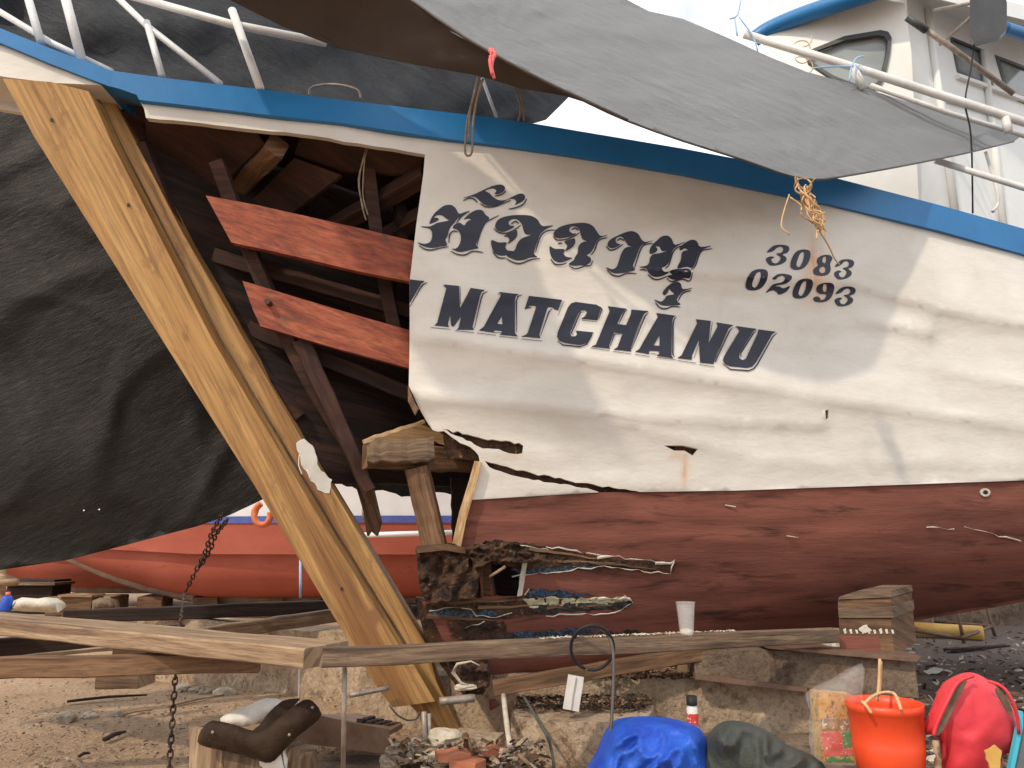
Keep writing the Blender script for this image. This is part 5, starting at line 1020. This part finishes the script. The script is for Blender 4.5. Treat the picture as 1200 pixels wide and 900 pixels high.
sheet('print', [(967, 892), (975, 886), (984, 890), (992, 886), (1002, 893)], lambda x, y: Dp(x, y) - .004, 'label_green', pk, thick=.002, step=0)
# bucket
bkc = P(1044, 905, 3.0); bkt = thing('bucket', bkc, 'orange red plastic bucket with rope handle on the concrete ledge', 'bucket'); hB = P(1044, 822, 3.0).z - bkc.z
lathe('body', bkc, [(.112, -.03), (.121, .06), (.126, .10), (.124, .105), (.131, hB - .03), (.134, hB - .028), (.136, hB), (.130, hB), (.126, hB - .03), (.112, 0)], 'bucket_orange', bkt, 40)
tubes('rope_handle', [[P(1012, 826, 2.9), P(1020, 818, 2.92), P(1032, 812, 3.0), P(1046, 812, 2.95), P(1052, 820, 2.88), P(1056, 832, 2.85)], [P(1010, 822, 2.9), P(1016, 828, 2.87), P(1021, 836, 2.86)], [P(1028, 822, 3.0), P(1030, 800, 3.0), P(1031, 772, 3.0)], [P(1030, 815, 3.0), P(1032, 790, 3.01), P(1032, 775, 3.0)]], .006, 'straw', bkt)
# red bag
rb = thing('red_bag', P(1140, 905, 2.95), 'bright red bag with worn brown strap leaning at the right edge', 'bag')
blob('body', smooth([(1083, 858), (1092, 835), (1104, 806), (1118, 793), (1132, 788), (1146, 790), (1162, 800), (1178, 815), (1190, 838), (1195, 862), (1190, 880), (1176, 886), (1168, 912), (1112, 912), (1106, 885), (1100, 864)], 3), 2.98, .12, 'bag_red', rb, step=6, seed=7, amp=.010, fs=5)
sheet('strap', smooth([(1124, 802), (1134, 798), (1122, 820), (1114, 838), (1104, 858), (1096, 862), (1098, 852), (1108, 832), (1116, 812)], 2), 2.845, 'strap_brown', rb, thick=.006, step=6)
sheet('strap', smooth([(1168, 806), (1176, 812), (1184, 826), (1187, 838), (1182, 836), (1174, 822), (1168, 812)], 2), 2.86, 'strap_brown', rb, thick=.006, step=6)
tube('trim', [P(*p) for p in ((1094, 862, 2.85), (1098, 848, 2.84), (1110, 822, 2.83), (1122, 800, 2.84), (1140, 792, 2.87))], .007, 'bag_red', rb, 6, 3)
tube('trim', [P(*p) for p in ((1158, 798, 2.87), (1176, 806, 2.85), (1190, 830, 2.85), (1194, 860, 2.88))], .006, 'bag_red', rb, 6, 3)
sheet('patch', ragged([(1154, 880), (1166, 873), (1174, 880), (1172, 900), (1160, 900)], 1, 5), 2.84, 'yellow_tube', rb, thick=.006, step=0)
ws_ = stk('wooden_stick', [(1096, 868, 2.92), (1099, 890, 2.9), (1100, 912, 2.9)], .012, 'pale_timber', 'wooden stick standing between bucket and red bag', 'stick')
bo = thing('grey_board', P(1195, 905, 2.9), 'dark grey board with bright cyan edge at the bottom right corner', 'board')
sheet('panel', [(1196, 846), (1260, 830), (1260, 910), (1184, 910)], 2.9, 'board_grey', bo, thick=.02, step=0); sheet('edging', [(1194, 834), (1199, 834), (1199, 852), (1187, 910), (1182, 910), (1193, 856)], 2.885, 'cyan_trim', bo, thick=.02, step=0)
# trestle in the distance at the right
tr = thing('metal_trestle', G(1120, 757), 'overturned rusty angle iron trestle on the ground at the right', 'trestle')
F1 = lambda px, py, z=0.0: G(px, py, z)
a, b, c, d = G(1066, 738, .12), G(1092, 728, .12), G(1162, 734, .12), G(1126, 748, .12)
tubes('frame', [[a, b], [b, c], [c, d], [d, a]], .02, 'steel_rust', tr, 4, 0)
tubes('leg', [[G(1094, 738, .1), P(1090, 712, G(1094, 738).y)]], .018, 'steel_rust', tr, 4, 0); tubes('leg', [[G(1130, 756), P(1122, 716, G(1130, 756).y)]], .018, 'steel_rust', tr, 4, 0); tubes('leg', [[G(1166, 746), P(1156, 712, G(1166, 746).y)]], .018, 'steel_rust', tr, 4, 0)
o = tube('yellow_pipe', [G(1072, 737, .1), G(1152, 742, .1)], .075, 'yellow_tube', None, 10); tag(o, 'yellow pipe section lying inside the rusty trestle', 'pipe')
o = beam('dark_plank', G(1110, 762, .02), G(1180, 757, .02), .08, .03, 'dark_timber'); tag(o, 'dark plank on the ground in front of the trestle', 'plank')
o = sheet('paper_scrap', ragged([(1082, 786), (1095, 782), (1106, 784), (1100, 788), (1088, 790)], .8, 4), zplane(.03), 'cloth_white', None, thick=.003, step=0, tdir=(0, 0, -1)); tag(o, 'small white scrap on the dark ground behind the red bag', 'scrap')
